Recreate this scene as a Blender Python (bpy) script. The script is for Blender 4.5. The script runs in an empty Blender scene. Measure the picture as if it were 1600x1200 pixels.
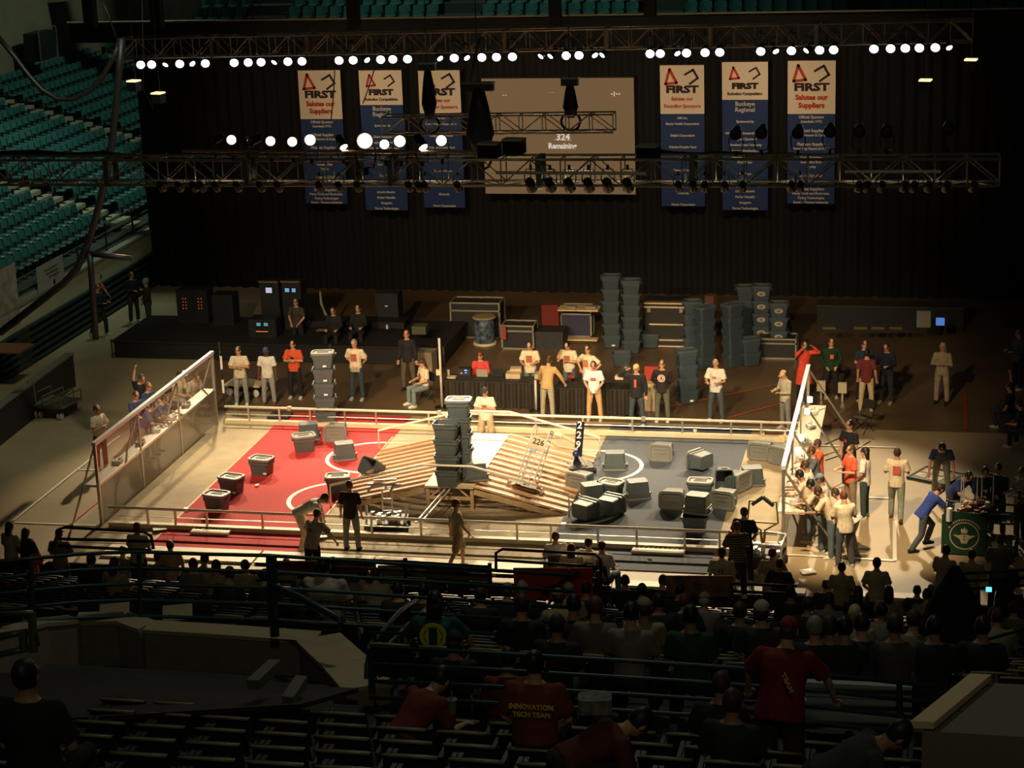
import bpy, math, random
from mathutils import Vector, Matrix, Euler
random.seed(7)
R=math.radians
scn=bpy.context.scene
COL=scn.collection
# ------------------------------------------------------------ camera
CAMX,CAMY,CAMZ=11.557,-46.983,16.729
YAW,PIT,ROLL,FPX=-.217144,.285151,-.0361092,3148.8
_c=Vector((CAMX,CAMY,CAMZ))
_fw=Vector((math.sin(YAW)*math.cos(PIT),math.cos(YAW)*math.cos(PIT),-math.sin(PIT)))
_r=Vector((math.cos(YAW),-math.sin(YAW),0)); _u=_r.cross(_fw)
_r2=_r*math.cos(ROLL)+_u*math.sin(ROLL); _u2=_u*math.cos(ROLL)-_r*math.sin(ROLL)
cam=bpy.data.cameras.new('camera'); cam.sensor_width=36; cam.lens=36*FPX/1600; cam.clip_end=300
co=bpy.data.objects.new('camera',cam); COL.objects.link(co)
m=Matrix((( _r2.x,_u2.x,-_fw.x,CAMX),(_r2.y,_u2.y,-_fw.y,CAMY),(_r2.z,_u2.z,-_fw.z,CAMZ),(0,0,0,1)))
co.matrix_world=m; scn.camera=co
# measuring helpers: a point of the photograph -> a point of the hall on a known surface
def ray(x,y): return _fw+_r2*((x-800)/FPX)-_u2*((y-600)/FPX)
def gp(x,y,z=0.0):
    d=ray(x,y); return _c+d*((z-CAMZ)/d.z)
def yp(x,y,Y):
    d=ray(x,y); return _c+d*((Y-CAMY)/d.y)
def xp(x,y,X):
    d=ray(x,y); return _c+d*((X-CAMX)/d.x)
def dp(x,y,D): return _c+ray(x,y)*D
def pr(p):
    v=Vector(p)-_c; d=v.dot(_fw); return 800+FPX*v.dot(_r2)/d, 600-FPX*v.dot(_u2)/d, d
# ------------------------------------------------------------ colour management, world
vs=scn.view_settings
vs.view_transform='Standard'; vs.look='None'; vs.gamma=1; vs.exposure=0.0; vs.use_curve_mapping=False
scn.render.film_transparent=False
try:
    scn.cycles.use_denoising=True; scn.cycles.max_bounces=5; scn.cycles.diffuse_bounces=2; scn.cycles.transparent_max_bounces=12
    scn.cycles.caustics_reflective=False; scn.cycles.caustics_refractive=False; scn.cycles.sample_clamp_indirect=3
except Exception: pass
w=bpy.data.worlds.new('hall_air'); scn.world=w; w.use_nodes=True
w.node_tree.nodes['Background'].inputs[0].default_value=(.75,1,.8,1); w.node_tree.nodes['Background'].inputs[1].default_value=.006
def spot(name,p,t,power,col,ang=50,blend=.6,size=.15):
    l=bpy.data.lights.new(name,'SPOT'); l.energy=power; l.color=col; l.spot_size=R(ang); l.spot_blend=blend; l.shadow_soft_size=size
    o=bpy.data.objects.new(name,l); COL.objects.link(o); o.location=p
    o.rotation_euler=(Vector(t)-Vector(p)).to_track_quat('-Z','Y').to_euler(); return o
WARM=(1,.75,.44)
REARP,FRONTP,HOUSEP=6600,4300,4600
# lamps of the rear truss (they point down towards the near side)
for i,(x,tx) in enumerate([(-10.5,-6),(-6.5,-3.5),(-2.5,-1),(1.5,1.2),(5.5,4.2),(9.5,8)]):
    spot('rear_truss_beam',(x,11.6,9.0),(tx,-2.2,0),REARP,(1,.78,.48),44,.6,.2)
# lamps of the front trusses (they point down towards the far side)
for i,(x,tx,ty,k) in enumerate([(-6,-6,6.4,1.3),(-2.5,-1.5,6.4,1.2),(1,.8,4.0,1.1),(4.5,4.2,6.4,1.4),(8,7.2,4.6,.95)]):
    spot('front_truss_beam',(x,-8.2,9.0),(tx,ty,0),FRONTP*k,WARM,46,.75,.2)
# unseen house light over the side and end stands, plus added fill beams
spot('house_fill_beam',(-14,22,22),(-22,19,4),HOUSEP,(.72,1,.82),62,.8,.8)
spot('house_fill_beam',(-10,30,22),(-25,36,7),2600,(.72,1,.82),80,.8,.8)  # added to brighten the upper rows of the side stand
spot('house_fill_beam',(5,-36,20),(2,-8,9.2),520,(1,.85,.5),60,.8,.5)  # added on the camera side to brighten the front truss
spot('house_fill_beam',(-6,20,26),(-4,31,9),2600,(.72,1,.8),70,.8,.8)
spot('front_truss_beam',(8.5,-8.2,9.2),(9.7,-2.6,0),6500,WARM,36,.8,.2)
for bx in (-9,-5,-.5,4,8): spot('banner_fill_beam',(bx,11.9,9.0),(bx*1.0-.3,19.5,6.3),620,(1,.72,.42),75,.9,.3)  # unseen beams added to brighten the banners
spot('house_fill_beam',(-6,-4,17),(-14,6,0),2600,(.95,1,.75),60,.9,.8)  # unseen beam added to brighten the floor on the left
# unseen fill lamps added to brighten the near audience and seats
spot('crowd_fill_beam',(7,-22,20),(6,-28,5),520,(.95,1,.8),100,.9,.8)
spot('crowd_fill_beam',(12,-47,24),(11,-31,8),560,(1,.95,.62),70,.9,.8)
# ------------------------------------------------------------ materials
_mc={}
def mat(name,col,rough=.6,metal=0,noise=.0,scale=8,emit=0,alpha=1,stretch=None,spec=None,tint=None,ecol=None):
    if name in _mc: return _mc[name]
    M=bpy.data.materials.new(name); M.use_nodes=True; nt=M.node_tree; b=nt.nodes['Principled BSDF']
    c=(*col,1)
    b.inputs['Base Color'].default_value=c; b.inputs['Roughness'].default_value=rough; b.inputs['Metallic'].default_value=metal
    if spec is not None: b.inputs['Specular IOR Level'].default_value=spec
    if noise>0:
        tc=nt.nodes.new('ShaderNodeTexCoord'); mp=nt.nodes.new('ShaderNodeMapping'); n=nt.nodes.new('ShaderNodeTexNoise')
        if stretch: mp.inputs['Scale'].default_value=stretch
        n.inputs['Scale'].default_value=scale; n.inputs['Detail'].default_value=4
        r=nt.nodes.new('ShaderNodeValToRGB')
        r.color_ramp.elements[0].position=.3; r.color_ramp.elements[1].position=.7
        r.color_ramp.elements[0].color=(*[max(0,v*(1-noise)) for v in col],1)
        r.color_ramp.elements[1].color=(*[min(1,v*(1+noise)) for v in (tint or col)],1)
        nt.links.new(tc.outputs['Object'],mp.inputs[0]); nt.links.new(mp.outputs[0],n.inputs[0]); nt.links.new(n.outputs[0],r.inputs[0]); nt.links.new(r.outputs[0],b.inputs['Base Color'])
        bp=nt.nodes.new('ShaderNodeBump'); bp.inputs['Strength'].default_value=.15; nt.links.new(n.outputs[0],bp.inputs['Height']); nt.links.new(bp.outputs[0],b.inputs['Normal'])
    if emit>0:
        b.inputs['Emission Color'].default_value=(*ecol,1) if ecol else c; b.inputs['Emission Strength'].default_value=emit
    if alpha<1: b.inputs['Alpha'].default_value=alpha
    _mc[name]=M; return M
def cloth(col):
    n='cloth_%03d_%03d_%03d'%tuple(int(v*255) for v in col); return mat(n,col,.85,noise=.18,scale=14)
alu=mat('aluminium',(.72,.68,.6),.35,.85,noise=.08,scale=5)
railm=mat('bright_pipe',(.95,.88,.74),.4,0)
chrome=mat('chrome_tube',(.85,.84,.82),.3,.25)
trussm=mat('truss_tube',(.6,.54,.42),.4,.7,noise=.2,scale=3)
blackm=mat('black_paint',(.012,.012,.012),.5)
darkm=mat('dark_plastic',(.025,.027,.03),.6,noise=.2)
binm=mat('grey_bin_plastic',(.092,.115,.125),.42,noise=.06,scale=5)
lidm=mat('grey_lid_plastic',(.22,.225,.205),.4,noise=.06,scale=5)
bluebin=mat('slate_bin_plastic',(.045,.068,.085),.5,noise=.08,scale=5)
wood=mat('ramp_timber',(.78,.52,.3),.5,noise=.2,scale=3,stretch=(1,9,9))
woodl=mat('ramp_timber_tan',(.5,.29,.15),.5,noise=.2,scale=3,stretch=(1,9,9))
woodd=mat('ramp_timber_brown',(.33,.15,.07),.55,noise=.3,scale=3,stretch=(1,9,9))
wood2=mat('pale_timber',(.72,.52,.3),.55,noise=.2,scale=4)
board=mat('cream_board',(.78,.66,.45),.5,noise=.08,scale=4)
whitep=mat('white_sheet_plastic',(.9,.88,.84),.35)
glassm=mat('clear_panel',(.8,.72,.6),.08,alpha=.14)
glass2=mat('smoked_panel',(.34,.3,.22),.15,alpha=.55)
railg=mat('green_rail_paint',(.02,.06,.05),.4,.3)
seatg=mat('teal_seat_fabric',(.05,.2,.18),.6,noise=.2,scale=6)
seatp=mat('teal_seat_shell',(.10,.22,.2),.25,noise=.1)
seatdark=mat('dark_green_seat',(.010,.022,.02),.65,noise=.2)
conc=mat('concrete_step',(.10,.09,.075),.8,noise=.25,scale=2)
cream=mat('cream_wall_paint',(.62,.58,.38),.7,noise=.1,scale=1)
drape=mat('black_drape',(.003,.003,.0032),.9,noise=.3,scale=3)
skinm={'f':mat('fair_skin',(.62,.33,.2),.55),'t':mat('tan_skin',(.42,.21,.12),.55),'d':mat('deep_skin',(.13,.06,.035),.55)}
hairm={'b':mat('brown_hair',(.06,.03,.015),.6),'k':mat('black_hair',(.012,.01,.008),.5),'g':mat('grey_hair',(.3,.27,.22),.6),'y':mat('blond_hair',(.55,.42,.22),.6),'r':mat('red_hair',(.13,.045,.02),.6)}
# ------------------------------------------------------------ mesh helpers
class MB:
    def __init__(s): s.v=[]; s.f=[]
    def add(s,vs,fs):
        n=len(s.v); s.v+=[tuple(v) for v in vs]; s.f+=[tuple(i+n for i in f) for f in fs]; return s
    def box(s,c,d,rot=None,taper=1.0,bev=0):
        x,y,z=[q/2 for q in d]; P=[]
        for k,zz in enumerate((-z,z)):
            t=taper if k==0 else 1
            b=min(bev,x*.9,y*.9)
            if b>0: ring=[(-x,-y+b),(-x+b,-y),(x-b,-y),(x,-y+b),(x,y-b),(x-b,y),(-x+b,y),(-x,y-b)]
            else: ring=[(-x,-y),(x,-y),(x,y),(-x,y)]
            P+=[Vector((a*t,bb*t,zz)) for a,bb in ring]
        n=len(P)//2
        if rot is not None: P=[rot@p for p in P]
        P=[p+Vector(c) for p in P]
        F=[tuple(range(n))[::-1],tuple(range(n,2*n))]+[(i,(i+1)%n,n+(i+1)%n,n+i) for i in range(n)]
        return s.add(P,F)
    def tube(s,pts,r,seg=8,closed=False):
        pts=[Vector(p) for p in pts]; rs=r if isinstance(r,(list,tuple)) else [r]*len(pts)
        rings=[];n=len(pts);pa=None
        for i,p in enumerate(pts):
            if closed: t=pts[(i+1)%n]-pts[i-1]
            else: t=pts[min(i+1,n-1)]-pts[max(i-1,0)]
            t.normalize()
            if pa is None:
                a=t.cross(Vector((0,0,1)))
                if a.length<.15: a=t.cross(Vector((0,1,0)))
            else: a=pa-t*pa.dot(t)
            a.normalize(); pa=a; b=t.cross(a)
            rings.append([p+(a*math.cos(q)+b*math.sin(q))*rs[i] for q in [2*math.pi*k/seg for k in range(seg)]])
        V=[v for ring in rings for v in ring]; F=[]
        for i in range(n if closed else n-1):
            j=(i+1)%n
            F+=[(i*seg+k,i*seg+(k+1)%seg,j*seg+(k+1)%seg,j*seg+k) for k in range(seg)]
        if not closed: F+=[tuple(range(seg))[::-1],tuple((n-1)*seg+k for k in range(seg))]
        return s.add(V,F)
    def loft(s,rings,cap=True):
        """rings: list of (centre, axis_x, axis_y) ellipses"""
        seg=14; V=[]
        for c,a,b in rings:
            V+=[Vector(c)+Vector(a)*math.cos(2*math.pi*k/seg)+Vector(b)*math.sin(2*math.pi*k/seg) for k in range(seg)]
        n=len(rings); F=[(i*seg+k,i*seg+(k+1)%seg,(i+1)*seg+(k+1)%seg,(i+1)*seg+k) for i in range(n-1) for k in range(seg)]
        if cap: F+=[tuple(range(seg))[::-1],tuple((n-1)*seg+k for k in range(seg))]
        return s.add(V,F)
    def ell(s,c,rx,ry,rz,rot=None,seg=12,st=8,z0=-1,z1=1):
        V=[];c=Vector(c)
        for i in range(st+1):
            t=math.asin(z0)+(math.asin(z1)-math.asin(z0))*i/st
            for k in range(seg):
                q=2*math.pi*k/seg; p=Vector((rx*math.cos(t)*math.cos(q),ry*math.cos(t)*math.sin(q),rz*math.sin(t)))
                V.append(c+(rot@p if rot is not None else p))
        F=[(i*seg+k,i*seg+(k+1)%seg,(i+1)*seg+(k+1)%seg,(i+1)*seg+k) for i in range(st) for k in range(seg)]
        F+=[tuple(range(seg))[::-1],tuple(st*seg+k for k in range(seg))]
        return s.add(V,F)
    def lathe(s,prof,c=(0,0,0),seg=16,rot=None):
        V=[];c=Vector(c)
        for r_,z in prof:
            for k in range(seg):
                q=2*math.pi*k/seg;p=Vector((r_*math.cos(q),r_*math.sin(q),z)); V.append(c+(rot@p if rot is not None else p))
        n=len(prof); F=[(i*seg+k,i*seg+(k+1)%seg,(i+1)*seg+(k+1)%seg,(i+1)*seg+k) for i in range(n-1) for k in range(seg)]
        F+=[tuple(range(seg))[::-1],tuple((n-1)*seg+k for k in range(seg))]
        return s.add(V,F)
    def quad(s,*p): return s.add(p,[tuple(range(len(p)))])
    def prism(s,poly,d):
        n=len(poly);P=[Vector(p) for p in poly];d=Vector(d)
        return s.add(P+[p+d for p in P],[tuple(range(n))[::-1],tuple(range(n,2*n))]+[(i,(i+1)%n,n+(i+1)%n,n+i) for i in range(n)])
    def mesh(s,name,smooth=False):
        me=bpy.data.meshes.new(name); me.from_pydata([tuple(v) for v in s.v],[],s.f); me.update()
        if smooth: me.polygons.foreach_set('use_smooth',[True]*len(me.polygons))
        return me
    def build(s,name,m,parent=None,smooth=False):
        me=s.mesh(name,smooth); me.materials.append(m); return link(name,me,None,parent)
def link(name,me,m=None,parent=None,loc=None,rz=0):
    o=bpy.data.objects.new(name,me); COL.objects.link(o)
    if m is not None and me is not None:
        if not me.materials: me.materials.append(m)
        o.material_slots[0].link='OBJECT'; o.material_slots[0].material=m
    if parent is not None: o.parent=parent
    if loc is not None: o.location=loc; o.rotation_euler=(0,0,rz)
    return o
def tag(o,label=None,cat=None,group=None,kind=None):
    if label: o['label']=label
    if cat: o['category']=cat
    if group: o['group']=group
    if kind: o['kind']=kind
    return o
def empty(name,loc,rz=0,label=None,cat=None,group=None):
    o=bpy.data.objects.new(name,None); COL.objects.link(o); o.location=loc; o.rotation_euler=(0,0,rz); o.empty_display_size=.1
    return tag(o,label,cat,group)
def struct(o): o['kind']='structure'; return o
_kids={}
def copy_tree(o,parent=None):
    c=o.copy(); COL.objects.link(c)
    if parent is not None: c.parent=parent
    ch=_kids.get(o.name)
    if ch is None: ch=list(o.children); _kids[o.name]=ch
    for k in ch: copy_tree(k,c)
    return c
def text(body,name,size,m,parent,mw,ext=.002,off=0,align='CENTER',sx=1):
    cu=bpy.data.curves.new(name,'FONT'); cu.body=body; cu.size=size; cu.align_x=align; cu.align_y='CENTER'; cu.extrude=ext; cu.offset=off; cu.resolution_u=2
    t_=bpy.data.objects.new('tmp_text',cu); COL.objects.link(t_); dg=bpy.context.evaluated_depsgraph_get(); me=bpy.data.meshes.new_from_object(t_.evaluated_get(dg)); bpy.data.objects.remove(t_)
    me.name=name; me.materials.clear(); me.materials.append(m); o=bpy.data.objects.new(name,me); COL.objects.link(o); o.parent=parent; o.matrix_local=mw@Matrix.Diagonal((sx,1,1,1)); return o
FACE_Y=Matrix.Rotation(R(90),4,'X')   # text standing upright, readable from -Y
def rx(a): return Matrix.Rotation(R(a),3,'X')
def ry(a): return Matrix.Rotation(R(a),3,'Y')
def rz(a): return Matrix.Rotation(R(a),3,'Z')
# ============================================================ THE SETTING
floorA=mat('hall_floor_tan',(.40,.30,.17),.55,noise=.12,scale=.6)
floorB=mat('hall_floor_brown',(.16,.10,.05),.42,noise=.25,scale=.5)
fieldm=mat('field_carpet_sand',(.47,.375,.24),.8,noise=.1,scale=2)
redm=mat('red_carpet',(.56,.032,.035),.85,noise=.1,scale=20)
bluem=mat('slate_carpet',(.085,.10,.125),.85,noise=.12,scale=20)
def slab(name,x0,x1,y0,y1,z0,z1,m):
    return MB().box(((x0+x1)/2,(y0+y1)/2,(z0+z1)/2),(x1-x0,y1-y0,z1-z0)).build(name,m)
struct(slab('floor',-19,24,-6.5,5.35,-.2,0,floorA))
struct(slab('floor_walkway',-19,24,-11.5,-6.5,-1.6,-.9,mat('walkway_dark',(.05,.04,.03),.8)))
struct(slab('wall_field_edge',-19,24,-6.56,-6.5,-.9,-.001,mat('edge_black',(.01,.01,.01),.7)))
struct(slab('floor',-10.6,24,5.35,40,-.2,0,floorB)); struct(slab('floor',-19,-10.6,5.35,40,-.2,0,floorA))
# curtain at the back with folds
def curtain(x0,x1,y,z0,z1,pitch=.45,amp=.09,m=drape,name='wall_back'):
    n=int((x1-x0)/(pitch/6)); b=MB(); V=[]
    for i in range(n+1):
        x=x0+(x1-x0)*i/n; yy=y+amp*math.sin(2*math.pi*i/6)+.03*math.sin(i*.37)
        V+=[(x,yy,z0),(x,yy,z1)]
    V2=[(a,b_+.03,c) for a,b_,c in V]; N=len(V)
    F=[(2*i,2*i+2,2*i+3,2*i+1) for i in range(n)]+[(N+2*i,N+2*i+1,N+2*i+3,N+2*i+2) for i in range(n)]
    b.add(V+V2,F); return b.build(name,m,None,True)
struct(curtain(-16.4,24,20,0,9.3))
v=curtain(-18.6,24,19.7,8.82,9.5,.9,.03,name='wall_back_valance'); struct(v)
tr=MB().tube([(-18.7,19.75,9.52),(24,19.75,9.62)],.035).build('trim_1',mat('dull_pipe',(.35,.33,.2),.5,.5)); struct(tr)
# end stand far behind, above the curtain
b=MB()
for k in range(9): b.box((3,27+k*.85,4.2+k*.19),(40,.86,8.4+k*.38))
struct(b.build('wall_end_stand',mat('end_stand_step',(.05,.07,.06),.8)))
struct(MB().box((3,36,14),(40,.3,8)).build('wall_end',cream))
# side stand on the left: stepped rows running away from the camera
LX,LZ,LRUN,LRISE=-17.2,2.2,.85,.24
def lplane(x,y,dz=0.0):   # photo point -> point on the rake of the left stand
    d=ray(x,y); s=LRISE/LRUN   # z = LZ+dz + s*(LX-X)
    t=(LZ+dz+s*(LX-_c.x)-_c.z)/(d.z+s*d.x); return _c+d*t
b=MB(); NL=13
for k in range(NL):
    X=LX-.1-k*LRUN; b.box((X+.1-.0,27,(LZ+k*LRISE)/2+.6),(LRUN+.01,44,LZ+k*LRISE-1.2))
struct(b.build('wall_left_stand',mat('stand_step_concrete',(.06,.065,.05),.8,noise=.3,scale=1)))
Xw=LX-NL*LRUN
struct(MB().box((Xw-.2,24,7.5),(.4,70,10)).build('wall_left',mat('upper_wall_paint',(.36,.30,.18),.8,noise=.15,scale=.6)))
wp=empty('wall_left_opening',(Xw+.05,33.5,9.2)); struct(wp)
MB().box((0,0,0),(.08,.9,.8)).build('vent_grille',blackm,wp)
# sloping portal wall at the far left corner
cw=MB().prism([(-30,39.5,8.2),(-10.5,33,9.9),(-10.5,33,13),(-30,39.5,13)],(.2,.5,0)); struct(cw.build('wall_corner',cream))
# fascia below the left seats
struct(MB().box((-16.55,25.5,1.62),(.35,41,.72)).build('trim_2',cream))
struct(MB().box((-16.55,25.5,2.02),(.45,41,.09)).build('trim_3',mat('ledge_cap',(.3,.3,.22),.7)))
# retracted bleacher front under the fascia
bl=empty('retracted_bleacher',(-16.4,17,0)); tag(bl,'dark green slatted front of folded bleachers below the cream ledge','bleacher')
b=MB()
for k in range(6): b.box((-.1*k*0,0,.12+k*.22),(.25,19,.10))
b.build('bench_board',mat('bleacher_green',(.02,.05,.035),.5),bl)
MB().box((-.25,0,.63),(.2,19,1.2)).build('backing',blackm,bl)
# hockey board on the left, with dark face
p0=gp(0,697);p1=gp(119,603)
d=(p1-p0).normalized(); p0=p0-d*6
hb=empty('dasher_board',(p1.x,p1.y,0),math.atan2(-d.x,d.y)); tag(hb,'dark dasher board wall with a pale top cap at the left edge','board wall')
MB().box((-.06,-6.25,.5),(.12,12.5,1.0)).build('board',mat('board_face_dark',(.02,.02,.018),.6),hb)
MB().box((-.1,-6.25,1.02),(.25,12.5,.05)).build('top_cap',mat('board_cap',(.16,.16,.11),.6),hb)
# ------------------------------------------------------------ near stand
PROF=[(10,10.13),(17.6,7.35),(19,7.35),(26.6,4.3),(36,.8),(39.6,-.45)]
def pz(h):
    for (a,za),(b_,zb) in zip(PROF,PROF[1:]):
        if h<=b_: return za+(zb-za)*(h-a)/(b_-a)
    return PROF[-1][1]
ROWS=[]
h=11.65
while h<17.6: ROWS.append(h); h+=.85
h=19.4
while h<36.2: ROWS.append(h); h+=.85
b=MB()
for h in ROWS:
    if h<17.7: z=pz(h)
    else: z=pz(h)
    b.box((5,CAMY+h,z/2-.3),(50,.87,z+.6))
b.box((5,CAMY+18.3,7.35/2-.3),(50,1.5,7.35+.6))
struct(b.build('floor_seating_tier',mat('tier_concrete',(.05,.045,.035),.8,noise=.25,scale=1.5)))
struct(MB().box((5,CAMY+36.6,-.05),(50,.12,1.5)).build('wall_near',mat('near_board_dark',(.03,.025,.02),.7)))
# ============================================================ FIELD
def flat(name,pts,m,z0=.004,z1=.02):
    return MB().prism([(p[0],p[1],z0) for p in pts],(0,0,z1-z0)).build(name,m)
def rectm(name,x0,x1,y0,y1,m,z1=.02,z0=.002): return flat(name,[(x0,y0),(x1,y0),(x1,y1),(x0,y1)],m,z0,z1)
tag(rectm('field_carpet',-8.2,8.2,-5.25,4.3,fieldm,.012),'sand coloured carpet covering the whole playing field','carpet')
tag(rectm('red_carpet',-6.55,-2.9,-5.5,5.25,redm,.022,.013),'red carpet zone on the left half of the field','carpet')
tag(rectm('slate_carpet',2.85,6.68,-5.5,5.1,bluem,.022,.013),'dark slate blue carpet zone on the right half of the field','carpet')
def tape(name,a,b_,w_,m,label,z=.024,group=None):
    a=Vector((a[0],a[1],0));b_=Vector((b_[0],b_[1],0)); n=(b_-a).normalized().cross(Vector((0,0,1)))*w_/2
    return tag(flat(name,[a-n,b_-n,b_+n,a+n],m,.0225,z),label,'floor tape',group)
whitet=mat('white_tape',(.85,.8,.68),.5); redt=mat('red_tape',(.7,.12,.05),.5)
tape('floor_tape',(-6.55,-5.4),(-6.55,3.6),.06,mat('orange_tape',(.85,.3,.12),.5),'orange tape along the left edge of the red carpet',.026)
tape('floor_tape',(-2.93,-3.3),(-2.93,3.4),.05,mat('orange_tape',(.85,.3,.12),.5),'orange tape along the right edge of the red carpet',.026)
def arc(cx,cy,r_,a0,a1,w_,label):
    b=MB();V=[];n=28
    for i in range(n+1):
        a=R(a0+(a1-a0)*i/n)
        for rr in (r_-w_/2,r_+w_/2):
            for z in (.023,.03): V.append((cx+rr*math.cos(a),cy+rr*math.sin(a),z))
    F=[]
    for i in range(n):
        q=4*i; F+=[(q+1,q+5,q+7,q+3),(q,q+4,q+5,q+1),(q+2,q+3,q+7,q+6),(q,q+2,q+6,q+4)]
    b.add(V,F); return tag(b.build('scoring_arc',whitet,None),label,'floor tape')
arc(-2.95,1.6,1.25,90,270,.1,'white half circle line on the red carpet near the far rail')
arc(-2.95,-1.68,1.25,90,268,.11,'white half circle line on the red carpet near the two bending people')
arc(2.92,1.5,1.25,-90,90,.1,'white half circle line on the slate carpet beside the fallen robot')
tape('floor_tape',(-2.95,2.85),(-1.5,2.85),.06,whitet,'short white line running from the far red half circle to the ramp')
tape('floor_tape',(2.1,2.75),(2.92,2.75),.06,whitet,'short white line running from the far slate half circle to the ramp')
arc(2.92,-1.6,1.25,-90,90,.1,'white half circle line on the slate carpet at the near rail')
def guardrail(y,name,label,posts,x0=-8.0,x1=8.1,zt=.5,curb=.16):
    g=empty(name,(0,y,0),0,label,'guardrail')
    MB().tube([(x0,0,zt),(x1,0,zt)],.036,10).build('top_rail',railm,g,True)
    MB().box(((x0+x1)/2,0,.075),(x1-x0,curb,.11)).build('curb',board,g)
    MB().tube([(x0,.02,.28),(x1,.02,.28)],.012,6).build('middle_rail',alu,g)
    for px in posts: MB().box((px,0,zt/2+.05),(.05,.05,zt-.1)).build('post',alu,g)
    for px in posts[1::4]: MB().box((px+.3,0,zt),(.1,.11,.11)).build('clamp',alu,g)
    return g
guardrail(4.16,'guardrail','long pipe guardrail on the far side of the field',[-7.3,-6.4,-5.5,-4.5,-3.6,-2.1,-.6,.9,2.2,3.55,4.9,6.2,7.0,7.8])
guardrail(-4.14,'guardrail','long pipe guardrail on the near side of the field',[-7.0,-6.3,-5.5,-4.1,-2.6,-1.4,-.2,.95,2.1,2.9,4.0,4.9,6.0,6.8,7.6])
# pale panels lying along the near edge
for i,(a,b_) in enumerate([(180,418),(420,498),(500,596),(600,775),(780,880)]):
    A=gp(a,840+ (a-180)*.03+8,0);B=gp(b_,848+(b_-180)*.03,0)
    yy=-5.78
    pl=MB().box(((A.x+B.x)/2,yy,.03),(max(.5,B.x-A.x-.03),.75,.05)).build('floor_panel',board)
    tag(pl,'pale flat panel on the floor outside the near guardrail, %s'%['leftmost of the row','second from the left','in front of the leaning man','widest one, before the walking teenager','rightmost of the row'][i],'panel','panels along the near edge')
def hazard(px,py,wid,label):
    p=gp(px,py); o=empty('hazard_plate',(p.x,p.y,.02),0,label,'plate')
    MB().box((0,0,.04),(wid,.5,.06)).build('plate',board,o)
    b=MB();n=10
    for i in range(n):
        x=-wid/2+.05+i*(wid-.1)/n; b.prism([(x,-.02,.07),(x+.055,-.02,.07),(x+.1,.24,.07),(x+.045,.24,.07)],(0,0,.012))
    b.build('warning_stripes',blackm,o)
hazard(332,832,.95,'cream plate with black slanted stripes by the near rail on the red side')
hazard(1030,862,1.2,'cream plate with black slanted stripes by the near rail on the slate side')
for (px,py,l) in [(500,842,'white paper sheet beside the leaning man at the near edge'),(250,830,'white paper sheet left of the striped plate'),(1262,897,'white paper sheet at the near edge behind the right station')]:
    p=gp(px,py); q=MB().box((p.x,p.y,.07),(.32,.24,.012),rz(25)); tag(q.build('paper_sheet',whitep),l,'paper')
for (px,py,l) in [(1086,675,'small white box on the floor beyond the far rail'),(1015,879,'small white tag on the slate carpet near the near edge'),(402,761,'pink scrap on the red carpet between the bins')]:
    p=gp(px,py); q=MB().box((p.x,p.y,.04),(.1,.16,.05),rz(10),bev=.03); tag(q.build('small_box',whitep if 'pink' not in l else mat('pink_scrap',(.9,.3,.25),.5)),l,'box')
p=gp(438,652); g=empty('floor_grate',(p.x,p.y,0),0,'dark floor box with a thin frame beyond the far rail on the left','floor box')
MB().box((0,0,.05),(.62,.5,.08)).build('box',darkm,g)
p=gp(1210,685); g=empty('floor_frame',(p.x,p.y,0),0,'shallow brown tray with pale rim beside the far right corner','tray')
MB().box((0,0,.06),(.55,.6,.1)).build('tray',mat('brown_tray',(.2,.09,.04),.6),g)
b=MB()
for s in (-1,1): b.box((s*.28,0,.08),(.05,.66,.16)); b.box((0,s*.31,.08),(.6,.05,.16))
b.build('rim',board,g)
# floor marks outside the field
T=lambda a,b_,w_,m,l:tape('floor_tape',gp(*a),gp(*b_),w_,m,l)
T((1283,697),(1400,700),.07,whitet,'white tape line crossing behind the right station, far one')
T((1352,778),(1398,780),.07,whitet,'white tape line crossing behind the right station, middle one')
T((1232,868),(1398,877),.07,whitet,'white tape line crossing behind the right station, nearest one')
T((1398,815),(1398,877),.09,whitet,'white tape line running up to the walking man')
T((20,815),(187,682),.07,whitet,'long white tape line slanting left of the left station')
T((22,817),(150,822),.06,whitet,'white tape line across the floor at the left foot of the station')
T((120,735),(176,735),.06,whitet,'short white tape line beside the left station')
T((108,822),(156,782),.06,redt,'red tape line at the near left corner')
T((1040,638),(1232,598),.05,redt,'thin red line on the brown floor, upper one behind the far rail')
T((1130,656),(1232,628),.05,redt,'thin red line on the brown floor, lower one near the bald man')
T((1508,612),(1509,672),.1,mat('dark_red_paint',(.35,.06,.02),.5),'dark red line on the brown floor at the right')
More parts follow.
